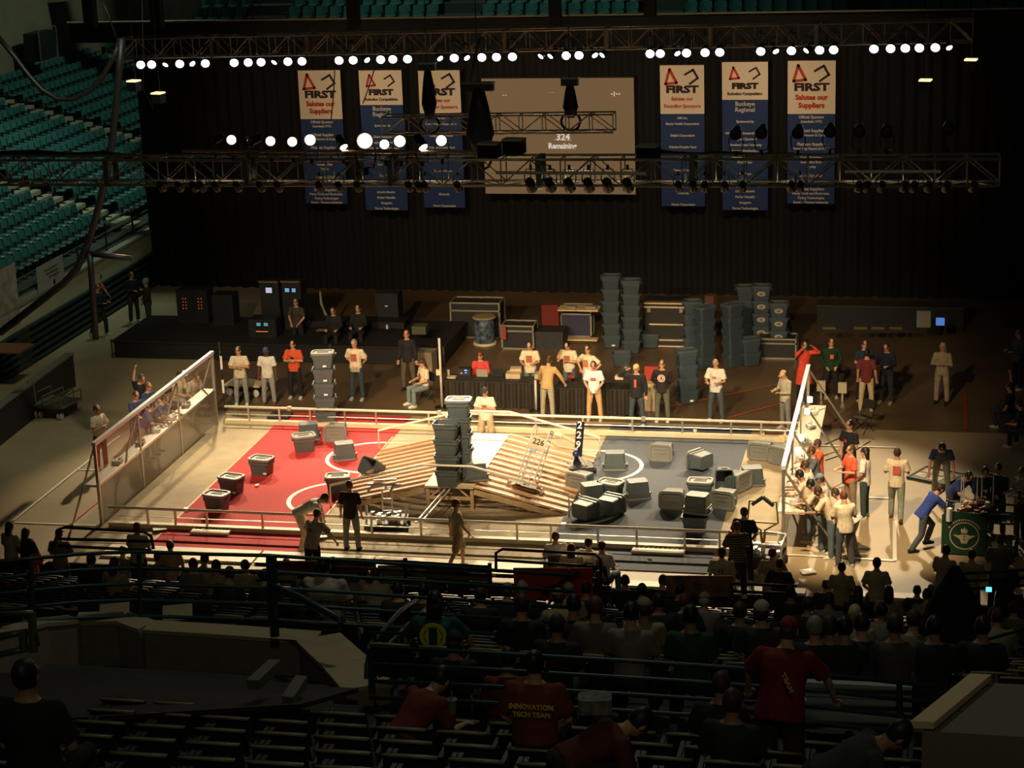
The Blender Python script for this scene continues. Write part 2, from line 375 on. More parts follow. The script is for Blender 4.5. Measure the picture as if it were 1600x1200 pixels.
# ------------------------------------------------------------ driver station walls
def station(x,label,out,bits):
    g=empty('station_wall',(x,0,0),0,label,'station wall'); W=4.09;H=2.08
    b=MB()
    for y in (-W,W): b.box((0,y,H/2),(.07,.07,H))
    for y in (-W/3,W/3): b.box((0,y,H/2),(.04,.05,H))
    b.build('frame',alu,g)
    MB().box((0,0,H),(.1,2*W+.1,.09)).build('top_bar',mat('bright_bar',(.85,.9,.95),.3,.3),g)
    MB().box((0,0,.5),(.03,2*W-.1,.92)).build('lower_panel',glass2 if out<0 else glassm,g)
    MB().box((0,0,1.55),(.015,2*W-.1,.96)).build('upper_panel',glassm,g)
    MB().box((out*.17,0,1.0),(.36 if out<0 else .6,2*W,.06)).build('shelf',alu if out<0 else board,g)
    for y in (-W,-W/3,W/3,W):
        MB().tube([(0,y,H-.05),(out*(.75 if out<0 else 1.3),y,.03)],.028,8).build('brace',alu,g)
    for i,y in enumerate(bits):
        col=[(.8,.8,.75),(.3,.25,.2),(.75,.75,.7)][i%3]
        c=MB().box((out*.2,y,1.07),(.22,.3,.08),rz(10*i%30),bev=.04); c.box((out*.15,y+.05,1.13),(.06,.1,.06)); c.tube([(out*.22,y-.08,1.1),(out*.22,y-.08,1.22)],.012,6)
        tag(c.build('control_box',mat('control_box_%d'%(i%3),col,.5)), 'small joystick box on the shelf of the %s station, %s along it'%('left' if out<0 else 'right',['nearest','second','third','fourth','fifth','sixth','farthest'][i if i<6 else 6]),'control box','control boxes on the shelves').location=(x,0,0)
    return g
station(-8.23,'left driver station wall with clear panels and bright top bar',-1,[-2.4,-.9,.2,1.3,2.4])
station(8.23,'right driver station wall seen nearly edge-on with bright top bar',1,[-3.4,-2.4,-1.4,-.4,.8,2.2,3.4])
def boxed(name,cat,label,p,d,m,rot=None,bev=0):
    return tag(MB().box((0,0,0),d,rot,bev=bev).build(name,m),label,cat)
# little white flood lights clipped on the shelves
for i,(px,py) in enumerate([(289,583),(273,598)]):
    p=xp(px,py,-8.5); o=boxed('signal_light','light','round white signal lamp on a red bracket behind the left station, %s'%['upper','lower'][i],p,(.12,.12,.12),mat('signal_lamp',(1,.9,.85),.4,emit=2.5),bev=.04); o.location=p
for i,y in enumerate([.9,1.9,-1.2,-2.2]):
    p=Vector((8.42,y,1.85)); o=boxed('signal_light','light','round white signal lamp on the back of the right station, %s'%['second from the far end','farthest','third','nearest'][i],p,(.13,.13,.13),mat('signal_lamp',(1,.9,.85),.4,emit=2.5),bev=.04); o.location=p
for i,(px,py,l) in enumerate([(369,572,1),(1,1,0)][:1]):
    g=gp(352,648); o=empty('marker_pole',(g.x,g.y,0),0,'thin dark pole with two white tubes beside the left station','pole')
    MB().tube([(0,0,0),(-.0,0,1.85)],.012,6).build('pole',blackm,o)
    for z in (.65,1.35): MB().tube([(0,0,z),(0,0,z+.38)],.035,8).build('white_tube',mat('white_tube',(.95,.93,.88),.4),o)
# ------------------------------------------------------------ ramp in the middle
g=empty('centre_ramp',(0,0,0),0,'central timber ramp with a white plastic top and bent pipe handrails','ramp')
PH=.6
def ramp_side(s):
    b=MB(); a=Vector((s*.62,0,PH)); e=Vector((s*2.9,0,.04)); L=(e-a).length; ang=math.atan2(a.z-e.z,abs(e.x-a.x)); rot=ry(math.degrees(ang)*s)
    n=23; b2=MB()
    for i in range(n):
        y=-2.05+i*4.1/(n-1); zt=.0 if i%2 else .045
        (b2 if i%2 else b).box(((a.x+e.x)/2,y,(a.z+e.z)/2-.02+zt),(L,.2 if i%2 else .09,.05),rot)
    b.build('ramp_planks',wood if s>0 else woodl,g); b2.build('ramp_boards',woodd,g)
    for y in (-2.12,2.12,0): MB().box(((a.x+e.x)/2,y,(a.z+e.z)/2-.1),(L,.06,.12),rot).build('ramp_stringer',wood2,g)
ramp_side(-1); ramp_side(1)
MB().box((0,-1.45,PH),(1.22,1.35,.05)).build('platform_board',board,g)
MB().box((0,.68,PH),(1.22,2.85,.05)).build('platform_sheet',whitep,g)
for x in (-.55,.55):
    for y in (-2.05,-.9,.7,2.05): MB().box((x,y,PH/2-.02),(.08,.08,PH-.06)).build('leg',wood2,g)
MB().box((0,-2.05,.3),(1.05,.05,.08)).build('cross_beam',wood2,g)
for s in (-1,1): MB().tube([(s*.5,-2.05,.3),(s*.2,-2.05,.57)],.025,6).build('knee_brace',wood2,g)
for y,l in ((-2.25,'near'),(2.2,'far')):
    MB().tube([(-2.98,y,.02),(-2.98,y,.58),(-.6,y,1.2),(.62,y,1.2),(2.98,y,.58),(2.98,y,.02)],.03,8).build('handrail',railm,g,True)
# ladder like rail reaching from the platform to the near rail
lg=empty('channel_beam',(0,0,0),0,'double aluminium channel slanting from the platform to the near guardrail','beam')
for dx in (0,.12): MB().tube([(-.1+dx,-2.15,.55),(-.35+dx,-4.05,.38)],.025,6).build('channel',chrome,lg)
# ------------------------------------------------------------ bins
BL,BW,BH=.62,.46,.42
def rr(l,w_,r_,z,n=3):
    P=[]
    for cx,cy,a0 in ((l/2-r_,w_/2-r_,0),(-l/2+r_,w_/2-r_,90),(-l/2+r_,-w_/2+r_,180),(l/2-r_,-w_/2+r_,270)):
        for i in range(n+1):
            a=R(a0+90*i/n); P.append(Vector((cx+r_*math.cos(a),cy+r_*math.sin(a),z)))
    return P
def ringloft(b,rings,cap0=True,cap1=True):
    n=len(rings[0]);V=[p for r_ in rings for p in r_]
    F=[(i*n+k,i*n+(k+1)%n,(i+1)*n+(k+1)%n,(i+1)*n+k) for i in range(len(rings)-1) for k in range(n)]
    if cap0: F.append(tuple(range(n))[::-1])
    if cap1: F.append(tuple((len(rings)-1)*n+k for k in range(n)))
    b.add(V,F)
def bin_meshes():
    h=BH
    b=MB(); l0,w0=BL*.78,BW*.78; l1,w1=BL*.92,BW*.91
    ringloft(b,[rr(l0,w0,.06,-h/2),rr(l0+(l1-l0)*.66,w0+(w1-w0)*.66,.06,h*.16),rr(l1*.99+.012,w1+.012,.06,h*.17),rr(l1+.012,w1+.012,.06,h*.42),
        rr(BL,BW,.11,h*.40),rr(BL,BW,.11,h*.47),rr(l1-.02,w1-.02,.05,h*.47),rr(l0-.03,w0-.03,.05,-h*.46)])
    b.box((l1/2+.02,0,h*.3),(.05,.16,.04)); b.box((-l1/2-.02,0,h*.3),(.05,.16,.04))
    L=MB(); ringloft(L,[rr(BL+.02,BW+.02,.11,h*.44),rr(BL+.03,BW+.03,.12,h*.54),rr(BL+.0,BW+.0,.11,h*.57),rr(BL-.09,BW-.09,.08,h*.57),rr(BL-.13,BW-.13,.07,h*.50)])
    L.box((0,0,h*.525),(BL*.5,.03,.012)); L.box((0,.1,h*.525),(BL*.5,.02,.012))
    return b.mesh('bin_body',True),L.mesh('bin_lid',True)
bme,lme=bin_meshes(); 
for me_ in (bme,lme):
    for p_ in me_.polygons: p_.use_smooth=False
BPTS=[v.co.copy() for v in bme.vertices]+[v.co.copy() for v in lme.vertices]
def tote(loc,rotE,label,group=None,lid=True,m1=None,m2=None,stk=0):
    o=empty('storage_bin',loc,0,label,'bin',group); o.rotation_euler=rotE
    link('tub',bme,m1 or binm,o)
    if lid: link('lid',lme,m2 or lidm,o)
    return o
reflm=mat('reflective_patch',(.95,.97,1),.3)
def patch(o,x=.2,y=-.2,z=-.13,w_=.1,h_=.05):
    MB().box((x,y,z),(w_,.012,h_),rx(-8)).build('reflective_patch',reflm,o)
def place_bin(px,py,mode,yaw,label,lid=True,z=.02,tilt=0,group='loose bins scattered on the field',m1=None,m2=None):
    if mode=='up': M=rz(yaw)@rx(tilt)
    elif mode=='down': M=rz(yaw)@rx(180+tilt)
    elif mode=='side': M=rz(yaw)@rx(90)@rz(90*0)      # mouth faces local -Y, long axis level
    elif mode=='end': M=rz(yaw)@rx(90)@rz(90)
    elif mode=='tip': M=rz(yaw)@rx(tilt)
    mz=min((M@p).z for p in BPTS)
    c=gp(px,py,z-mz)
    return tote((c.x,c.y,z-mz),M.to_euler(),label,group,lid,m1,m2)
B=place_bin
patch(B(339,784,'up',-12,'closed grey bin nearest to the left corner of the red carpet'))
patch(B(362,757,'up',-15,'closed grey bin second from the near left corner of the red carpet'))
patch(B(409,728,'up',-12,'closed grey bin third in the slanting row on the red carpet'))
B(475,692,'up',28,'closed grey bin on the red carpet in front of an upturned one')
B(482,672,'down',20,'upturned grey bin behind a closed one by the far rail of the red carpet')
B(526,674,'side',5,'grey bin lying on its side with its lid towards the camera on red carpet')
B(538,703,'down',25,'upturned grey bin inside the far white half circle')
B(582,731,'tip',-35,'grey bin tipped against the foot of the left ramp',tilt=60,lid=False)
B(528,756,'up',12,'closed grey bin standing in the near white half circle')
B(961,718,'down',8,'upturned grey bin inside the white half circle on slate carpet')
B(1035,704,'side',-6,'grey bin lying with its lid towards the camera near the far rail, slate side')
B(1095,719,'side',-125,'grey bin lying on its side alone in the middle of the slate carpet')
B(1190,702,'side',-12,'grey bin lying on the sand strip close to the far right corner')
B(1222,709,'side',-30,'grey bin half hidden behind the right station wall')
B(908,750,'side',-25,'grey bin lying at the foot of the right ramp')
B(925,768,'down',28,'upturned grey bin wedged beside the foot of the right ramp')
B(954,766,'up',-20,'grey bin with pale lid behind the two nearest bins on slate carpet')
B(914,796,'side',150,'grey bin nearest to the near rail, left of its twin')
B(953,789,'side',155,'grey bin by the near rail, right of its twin')
B(996,763,'down',22,'upturned grey bin to the right of the cluster by the ramp')
B(1052,778,'side',-3,'grey bin lying flat with its lid towards the camera mid slate carpet')
B(1131,748,'end',10,'grey bin standing open behind the right hand cluster',lid=False)
B(1152,750,'side',60,'grey bin leaning on its neighbour at the slate carpet edge')
B(1175,742,'down',14,'upturned grey bin with a white glint at the right edge of the cluster')
B(1133,778,'side',-14,'grey bin lying with lid towards the camera in front of the leaning one')
B(1094,764,'up',-3,'low bin with a bright pale lid behind the stacked pair')
B(1086,817,'up',0,'open grey bin under the upturned one near the near rail',lid=False)
B(1090,785,'down',-12,'upturned grey bin resting on the open one near the near rail',z=.44)
def stack(px,py,n,yaw,desc,m1=None,m2=None,lids=False,z0=.02,pitch=.4,grp='bins of the stacks',top=True,fx=0):
    c=gp(px,py,z0); ords=['lowest','second','third','fourth','fifth','sixth','seventh','eighth']
    for i in range(n):
        jit=(random.uniform(-.012,.012),random.uniform(-.012,.012))
        pos='topmost' if i==n-1 and n>1 else ords[i]
        q_=tote((c.x+jit[0],c.y+jit[1],z0+BH/2+i*pitch),Euler((0,0,R(yaw+random.uniform(-3,3)))),('single slate bin '+desc) if n==1 else '%s bin, %s of %s'%('grey' if m1 is None else 'slate',pos,desc),grp,lids or (top and i==n-1),m1,m2)
        if m1 is None or (i==0 and 'near the far rail' in desc) or (i==0 and 'left tall' in desc): patch(q_,.05,-.2)
stack(511,662,5,14,'the tall stack behind the far rail on the red side',pitch=.41,grp='five bin stack beyond the red carpet',lids=False)
c=gp(706,757,PH+.03)
for i in range(4):
    tote((c.x-.08,c.y,PH+.03+BH/2+i*.395),Euler((0,0,R(-3+2*(i%2)))),'grey bin, %s of the front column standing on the ramp platform'%['lowest','second','third','topmost open one'][i],'bins stacked on the ramp platform',False)
for i in range(5):
    tote((c.x+.12,c.y+.55,PH+.03+BH/2+i*.395),Euler((0,0,R(4-2*(i%2)))),'grey bin, %s of the rear column standing on the ramp platform'%['lowest','second','third','fourth','topmost lidded one'][i],'bins stacked on the ramp platform',i==4)
B(743,734,'down',20,'upturned grey bin on the white platform beside the stacks',z=PH+.03)
D1,D2=bluebin,mat('slate_lid_plastic',(.08,.10,.11),.5)
for (px,py,n,yaw,desc) in [(957,541,6,3,'the left tall stack at the back'),(988,549,6,3,'the second tall stack at the back'),(1017,541,1,3,'beside the shelf trolley'),
    (1101,575,5,45,'the stack in front of the trolley'),(1145,571,5,45,'the stack behind the bald man'),(1083,545,4,5,'the stack just right of the shelf trolley'),(1172,569,2,30,'the short pair left of the flight case'),
    (1165,540,5,8,'the dark stack left of the labelled cases'),(1074,628,4,25,'the stack near the far rail')]:
    stack(px,py,n,yaw,desc,D1,D2,pitch=.37,grp='slate bins stacked behind the field' )
B(972,560,'up',10,'open slate bin on the floor in front of the tall stacks',lid=False,m1=D1,group='slate bins stacked behind the field')
# the labelled cases
oval=mat('oval_label',(.45,.42,.33),.6); ovr=mat('oval_mark',(.3,.1,.05),.6)
for j,(px,py,n) in enumerate([(1190,548,5),(1217,555,4)]):
    c=gp(px,py)
    for i in range(n):
        o=tote((c.x,c.y,.02+BH/2+i*.405),Euler((0,0,R(2))),'slate case with a pale oval label, %s of the %s labelled stack'%(['lowest','second','third','fourth','topmost'][i],['left','right'][j]),'cases with oval labels at the back',i==n-1,D1,D2)
        lb_=MB().loft([((0,-BW*.43-.0,.0),(.13,0,0),(0,0,.075)),((0,-BW*.43-.03,.0),(.13,0,0),(0,0,.075))]).build('label',oval,o)
        MB().loft([((0,-BW*.43-.03,.0),(.06,0,0),(0,0,.035)),((0,-BW*.43-.036,.0),(.06,0,0),(0,0,.035))]).build('mark',ovr,lb_)
# ============================================================ PEOPLE
# every figure faces its local -Y; s=+1 is local +X
def both(f): return (f(1),f(-1))
LEGS={'stand':both(lambda s:((.10*s,0,-1),(.04*s,.03,-1))),
 'apart':both(lambda s:((.13*s,0,-1),(.06*s,.02,-1))),
 'walk':(((.04,-.36,-1),(.02,.0,-1)),((-.04,.22,-1),(-.02,.5,-.85))),
 'push':(((.06,-.75,-.75),(.03,.35,-1)),((-.06,.15,-1),(-.03,.6,-.8))),
 'bendk':both(lambda s:((.12*s,-.25,-1),(.05*s,.22,-1))),
 'kneel':both(lambda s:((.14*s,-.05,-1),(.03*s,1,-.12))),
 'squat':both(lambda s:((.35*s,-.85,.15),(.0*s,.35,-1))),
 'sit':both(lambda s:((.16*s,-1,-.05),(.02*s,-.02,-1)))}
ARMS={'down':both(lambda s:((.2*s,.03,-1),(.08*s,-.2,-1))),
 'cross':both(lambda s:((.32*s,-.25,-1),(-.95*s,-.5,.16+.08*s))),
 'hips':both(lambda s:((.85*s,.15,-.75),(-.6*s,-.3,-.7))),
 'clasp':both(lambda s:((.28*s,-.1,-1),(-.55*s,-.55,-.75))),
 'behind':both(lambda s:((.4*s,.35,-1),(-.6*s,.35,-.6))),
 'hold':both(lambda s:((.28*s,-.2,-1),(-.45*s,-.9,.05))),
 'salute':(((.25,.0,-1),(.05,-.2,-1)),((-.85,-.45,.15),(.75,-.1,.62))),
 'camera':both(lambda s:((.55*s,-.75,.15),(-.75*s,-.1,.7))),
 'reach':both(lambda s:((.2*s,-.5,-.8),(-.1*s,-.95,-.12))),
 'table':both(lambda s:((.5*s,-.35,-.8),(.15*s,-.5,-.85))),
 'floor':both(lambda s:((.3*s,-.35,-.9),(.1*s,-.2,-1))),
 'pushing':both(lambda s:((.15*s,-.6,-.7),(0*s,-.6,-.7))),
 'swing':(((.15,.35,-1),(.05,.0,-1)),((-.15,-.3,-1),(-.05,-.6,-.8))),
 'lap':both(lambda s:((.2*s,-.15,-1),(-.25*s,-.95,-.15))),
 'face':(((.3,-.2,-1),(-.9,-.5,.15)),((-.3,-.4,-.9),(.35,-.25,1))),
 'up':(((.25,0,-1),(-.05,-.5,-.8)),((-.25,-.2,1),(.2,-.1,1)))}
def V(*a): return Vector(a)
def remesh(mb,name,vox):
    me=mb.mesh('tmp_'+name); o=bpy.data.objects.new('tmp_'+name,me); COL.objects.link(o)
    md=o.modifiers.new('r','REMESH'); md.mode='VOXEL'; md.voxel_size=vox; md.use_smooth_shade=True
    sm=o.modifiers.new('s','SMOOTH'); sm.iterations=2; sm.factor=.5
    dg=bpy.context.evaluated_depsgraph_get(); dg.update()
    r_=bpy.data.meshes.new_from_object(o.evaluated_get(dg)); r_.name=name
    bpy.data.objects.remove(o); bpy.data.meshes.remove(me); return r_
def limb(b,pts,rs,flat=1.0):
    b.tube(pts,rs,10)
    for p,r_ in zip(pts,rs): b.ell(p,r_,r_,r_,None,10,6)
_pose={}
def pose(legs,arms,lean=0,hp=0,hy=0,sleeve='short',bottom='long',top='tee',big=1.0,lod=0):
    key=(legs,arms,lean,hp,hy,sleeve,bottom,top,big,lod)
    if key in _pose: return _pose[key]
    L=LEGS[legs]; A=ARMS[arms]
    TH,SH=.43,.41; UA,FA=.28,.25
    hipz=0; J={}
    M=rx(lean)                                     # rx(+) tips +Z towards -Y
    up=M@V(0,0,1); fw=M@V(0,-1,0); X=V(1,0,0); bk=-fw
    P=V(0,0,0)
    def sp(t): return P+up*t
    feet=[];legp=[]
    for i,s in enumerate((1,-1)):
        h_=P+V(.095*s,0,-.04); k_=h_+V(*L[i][0]).normalized()*TH; a_=k_+V(*L[i][1]).normalized()*SH
        legp.append((h_,k_,a_))
    low=min(l[2].z for l in legp)
    if legs=='kneel': low=min(l[1].z for l in legp)
    off=-low+(.075 if legs!='kneel' else .065)
    body=MB()
    B_=big
    tor=[(-.08,.13,.095),(0,.165*B_,.115*B_),(.10,.152*B_,.105*B_),(.2,.148*B_,.102*B_),(.34,.172*B_,.118*B_),(.44,.175*B_,.105*B_),(.50,.12,.08),(.54,.06,.058),(.60,.053,.055)]
    body.loft([(sp(t),X*a,bk*c_) for t,a,c_ in tor])
    shz=.455
    Hm=M@rz(hy)@rx(hp); hc=sp(.575)+ (M@rx(hp)@V(0,0,1))*.105 + fw*.015
    def H(x,y,z): return hc+Hm@V(x,y,z)
    body.tube([sp(.5),hc-up*.03],.052,10)
    body.ell(hc,.076,.095,.118,Hm,14,10); body.ell(H(0,-.03,-.06),.055,.06,.06,Hm,10,6)
    armp=[]
    for i,s in enumerate((1,-1)):
        sh=sp(shz)+X*(.185*s*(1+(B_-1)*.6)); e=sh+V(*A[i][0]).normalized()*UA; w_=e+V(*A[i][1]).normalized()*FA
        armp.append((sh,e,w_))
        limb(body,[sp(.46)+X*.1*s,sh,sh.lerp(e,.5),e,e.lerp(w_,.35),w_],[.055,.056,.048,.04,.04,.027])
        d=(w_-e).normalized(); side=d.cross(V(0,0,1)); 
        if side.length<.2: side=V(0,1,0)
        side.normalize(); nrm=side.cross(d)
        body.loft([(w_,side*.028,nrm*.02),(w_+d*.04,side*.04,nrm*.017),(w_+d*.09,side*.043,nrm*.015),(w_+d*.10,side*.03,nrm*.012)])
    for h_,k_,a_ in legp:
        limb(body,[h_,h_.lerp(k_,.5),k_,k_.lerp(a_,.35),a_],[.085*B_,.075,.053,.055,.036])
    bm_=remesh(body,'body',.016 if lod==0 else .022)
    # fingers, thumb, nose, ears joined into the same body mesh
    ex=MB()
    for i,s in enumerate((1,-1)):
        sh,e,w_=armp[i]; d=(w_-e).normalized(); side=d.cross(V(0,0,1))
        if side.length<.2: side=V(0,1,0)
        side.normalize(); nrm=side.cross(d)
        if nrm.z>0 and arms not in('down','swing'): nrm=-nrm
        cur=nrm*.5
        for q,(o_,ln) in enumerate([(-.03,.055),(-.01,.068),(.011,.064),(.031,.05)]):
            a0=w_+d*.085+side*o_; a1=a0+(d*.85+cur*.5).normalized()*ln*.5; a2=a1+(d*.5+cur).normalized()*ln*.5
            ex.tube([a0,a1,a2],[.0095,.009,.007],6)
        t0=w_+d*.035+side*.034*(1); t1=t0+(side*.8+d*.6).normalized()*.034; t2=t1+(d*.9+cur*.4).normalized()*.03
        ex.tube([t0,t1,t2],[.012,.0105,.008],6)
    ex.prism([H(-.012,-.088,-.02),H(.012,-.088,-.02),H(.006,-.088,.025),H(-.006,-.088,.025)],Hm@V(0,-.022,-.004))
    for s in (1,-1): ex.ell(H(.078*s,.0,-.01),.012,.022,.034,Hm,8,5)
    ex.prism([H(-.024,-.089,-.056),H(.024,-.089,-.056),H(.018,-.089,-.049),H(-.018,-.089,-.049)],Hm@V(0,-.006,0))
    me=bpy.data.meshes.new('body'); vs_=[v.co[:] for v in bm_.vertices]+[tuple(v) for v in ex.v]; n=len(bm_.vertices)
    me.from_pydata(vs_,[],[tuple(p.vertices) for p in bm_.polygons]+[tuple(i+n for i in f) for f in ex.f])
    me.polygons.foreach_set('use_smooth',[True]*len(me.polygons)); me.update(); bpy.data.meshes.remove(bm_)
    D={'body':me}
    # shirt
    T=MB(); g=.016; lo=-.1 if top=='tee' else -.2
    rings=[(lo-.02,.185*B_,.145*B_),(0,.185*B_,.14*B_),(.12,.172*B_,.128*B_),(.22,.168*B_,.122*B_),(.34,.19*B_,.137*B_),(.44,.19*B_,.12*B_),(.495,.13,.09),(.525,.08,.072)]
    if legs in('sit','squat'): rings=rings[1:]
    T.loft([(sp(t),X*a,bk*c_) for t,a,c_ in rings])
    for i,s in enumerate((1,-1)):
        sh,e,w_=armp[i]
        if sleeve=='short': limb(T,[sp(.46)+X*.11*s,sh,sh.lerp(e,.5)],[.06,.073,.074]); T.tube([sh.lerp(e,.4),sh.lerp(e,.8)],[.074,.083],12)
        else: limb(T,[sp(.46)+X*.11*s,sh,sh.lerp(e,.5),e,e.lerp(w_,.5),e.lerp(w_,.93)],[.06,.072,.064,.056,.05,.042])
    if top=='coat':
        T.loft([(V(0,0,.02),X*.2,V(0,1,0)*.15),(V(0,0,-.25),X*.24,V(0,1,0)*.19),(V(0,0,-.42),X*.26,V(0,1,0)*.2)])
    D['shirt']=remesh(T,'shirt',.019 if lod==0 else .026)
    # trousers
    T=MB(); T.loft([(sp(-.1),X*.12,bk*.1),(sp(-.04),X*.178*B_,bk*.132*B_),(sp(.03),X*.172*B_,bk*.125*B_)])
    for h_,k_,a_ in legp:
        if bottom=='long': limb(T,[h_,h_.lerp(k_,.5),k_,k_.lerp(a_,.45),k_.lerp(a_,.94)],[.104*B_,.096,.075,.073,.068])
        else: limb(T,[h_,h_.lerp(k_,.5),h_.lerp(k_,.9)],[.108*B_,.104,.098])
    D['trousers']=remesh(T,'trousers',.02 if lod==0 else .028)
    # shoes
    for i,(h_,k_,a_) in enumerate(legp):
        b=MB(); 
        if legs=='kneel': b.loft([(a_+V(0,-.03,-.0),V(.045,0,0),V(0,0,.045)),(a_+V(0,.05,-.02),V(.048,0,0),V(0,0,.045)),(a_+V(0,.16,-.04),V(.04,0,0),V(0,0,.03))])
        else:
            z=a_.z-.02
            b.loft([(V(a_.x,a_.y+.08,z-.005),V(.03,0,0),V(0,0,.035)),(V(a_.x,a_.y+.03,z),V(.046,0,0),V(0,0,.05)),(V(a_.x,a_.y-.06,z-.012),V(.048,0,0),V(0,0,.042)),(V(a_.x,a_.y-.15,z-.025),V(.045,0,0),V(0,0,.028)),(V(a_.x,a_.y-.19,z-.03),V(.025,0,0),V(0,0,.018))])
            b.box((a_.x,a_.y-.055,z-.046),(.092,.27,.018),bev=.03)
        D['shoe%d'%i]=b.mesh('shoe',True)
    # hair, cap, eyes
    b=MB(); b.ell(hc+Hm@V(0,.014,.010),.086,.102,.124,Hm@rx(-34),14,8,-.38,1); D['short']=b.mesh('hair',True)
    b=MB(); b.ell(hc+Hm@V(0,.012,.012),.09,.104,.124,Hm@rx(-28),14,8,-.2,1)
    b.loft([(H(0,.05,.05),Hm@V(.085,0,0),Hm@V(0,.06,0)),(H(0,.06,-.06),Hm@V(.092,0,0),Hm@V(0,.055,0)),(H(0,.07,-.17),Hm@V(.085,0,0),Hm@V(0,.04,0)),(H(0,.075,-.22),Hm@V(.05,0,0),Hm@V(0,.025,0))]); D['long']=b.mesh('hair',True)
    b=MB(); b.ell(H(0,.008,.03),.087,.103,.1,Hm,14,6,0.0,1); b.loft([(H(0,-.07,.035),Hm@V(.07,0,0),Hm@V(0,.05,0)),(H(0,-.105,.028),Hm@V(.066,0,0),Hm@V(0,.05,0))]); b.loft([(H(0,-.09,.03),Hm@V(.07,0,0),Hm@V(0,.07,-.008)),(H(0,-.1,.04),Hm@V(.07,0,0),Hm@V(0,.07,-.008))]); D['cap']=b.mesh('cap',True)
    b=MB(); b.ell(hc+Hm@V(0,.015,-.01),.082,.095,.1,Hm@rx(-75),14,6,-.1,1); D['fringe']=b.mesh('hair',True)
    b=MB(); b.ell(H(0,.012,.0),.105,.115,.135,Hm,14,8,-.5,1); D['hood']=b.mesh('hood',True)
    b=MB()
    for s in (1,-1): b.ell(H(.03*s,-.088,.012),.012,.008,.008,Hm,8,5); b.box(H(.03*s,-.092,.032),(.03,.008,.007),Hm)
    D['eyes']=b.mesh('eyes')
    D['off']=off; D['chest']=(sp(.3)+fw*(.137*B_+.006),M); D['back']=(sp(.3)-fw*(.132*B_+.006),M); D['head']=hc+V(0,0,off)
    D['hands']=[w[2]+V(0,0,off) for w in armp]
    _pose[key]=D; return D
eyem=mat('dark_eye',(.02,.015,.01),.3)
def person(loc,face,label,P,shirt=(.8,.7,.55),pants=(.1,.13,.17),skin='f',hair='b',style='short',shoes=(.6,.55,.45),cap=None,prnt=None,prntside='chest',h=1.0,group=None,eyes=True,prsize=(.17,.2),name='person'):
    D=pose(**P); o=empty(name,(loc[0],loc[1],loc[2]),R(face),label,'person',group)
    off=D['off']
    def k(nm,me,m):
        q=link(nm,me,m,o); q.location=(0,0,off*1.0); return q
    k('body',D['body'],skinm[skin]); sh_o=k('shirt' if P.get('top')!='coat' else 'coat',D['shirt'],cloth(shirt)); k('trousers',D['trousers'],cloth(pants))
    k('shoe',D['shoe0'],cloth(shoes)); k('shoe',D['shoe1'],cloth(shoes))
    if style in('short','long','fringe'): k('hair',D[style],hairm[hair])
    elif style=='cap': k('hair',D['fringe'],hairm[hair]); k('cap',D['cap'],cloth(cap or (.05,.06,.1)))
    elif style=='hood': k('hood',D['hood'],cloth(cap or shirt))
    if eyes: k('eyes',D['eyes'],eyem)
    if prnt:
        c,M=D[prntside]; b=MB(); b.box(c,(prsize[0],.012,prsize[1]),M,bev=0); q=b.build('shirt_print',cloth(prnt),sh_o)
    o.scale=(h,h,h); return o,D
def at_head(px,py,surf,Hh):
    """point of the floor/tier under a head seen at the pixel; surf(y)->floor height"""
    lo,hi=8,75
    for _ in range(40):
        md=(lo+hi)/2; p=_c+ray(px,py)*md
        if p.z-Hh>surf(p.y): lo=md
        else: hi=md
    p=_c+ray(px,py)*lo; return V(p.x,p.y,p.z-Hh)
def head_place(px,py,face,P,h=1.0,floor=0.0,**kw):
    D=pose(**P); hd=D['head']*h; a=R(face)
    hx,hy=hd.x*math.cos(a)-hd.y*math.sin(a),hd.x*math.sin(a)+hd.y*math.cos(a)
    p=gp(px,py,floor+hd.z); return V(p.x-hx,p.y-hy,floor)
def PF(px,py,face,label,P,h=1.0,floor=0.0,**kw):     # by head pixel
    return person(head_place(px,py,face,P,h,floor),face,label,P,h=h,**kw)
def PT(**k): 
    d=dict(legs='stand',arms='down'); d.update(k); return d
CREAM=(.82,.68,.47);WHITE=(.85,.8,.7);JEAN=(.13,.17,.2);PALEJ=(.35,.36,.33);BLK=(.012,.012,.014);ORG=(.75,.1,.03);KHA=(.55,.36,.18);NAVY=(.02,.045,.12);SK=(.42,.4,.33)
PR=(.45,.12,.07)
# --- far side, standing along the rail
PF(372,548,8,'person in cream tee with folded arms, first from the left station beyond the far rail',PT(arms='cross',hy=-20),shirt=CREAM,pants=PALEJ,hair='b',shoes=WHITE)
PF(415,549,5,'person in oversized white tee and blue cap beside the wooden cart',PT(hp=10),shirt=WHITE,pants=PALEJ,skin='d',style='cap',cap=(.06,.08,.2),shoes=(.2,.08,.05),h=.98)
PF(457,538,0,'person in orange shirt with folded arms and black trousers',PT(arms='cross'),shirt=ORG,pants=BLK,hair='k',prnt=BLK,prsize=(.1,.06))
PF(553,537,-5,'person in cream tee with dark chest print and hands behind back',PT(arms='behind',hp=15),shirt=CREAM,pants=(.06,.09,.12),hair='g',prnt=PR,h=1.04)
PF(635,522,0,'person in black sweater and grey trousers behind the seated woman',PT(sleeve='long'),shirt=BLK,pants=(.12,.09,.06),hair='r',shoes=BLK,h=1.04)
q,_=PF(659,567,-50,'seated person in cream tee reading papers on the lap by the thin pole',PT(legs='sit',arms='lap',hp=20),shirt=CREAM,pants=(.2,.25,.27),hair='b',style='long',shoes=WHITE,prnt=(.3,.15,.1),prsize=(.12,.14))
SEATED=[q]
q,_=PF(750,556,0,'seated person in red top behind the draped table',PT(legs='sit',arms='lap',sleeve='long',hp=10),shirt=(.65,.06,.06),pants=BLK,hair='r',style='long'); SEATED.append(q)
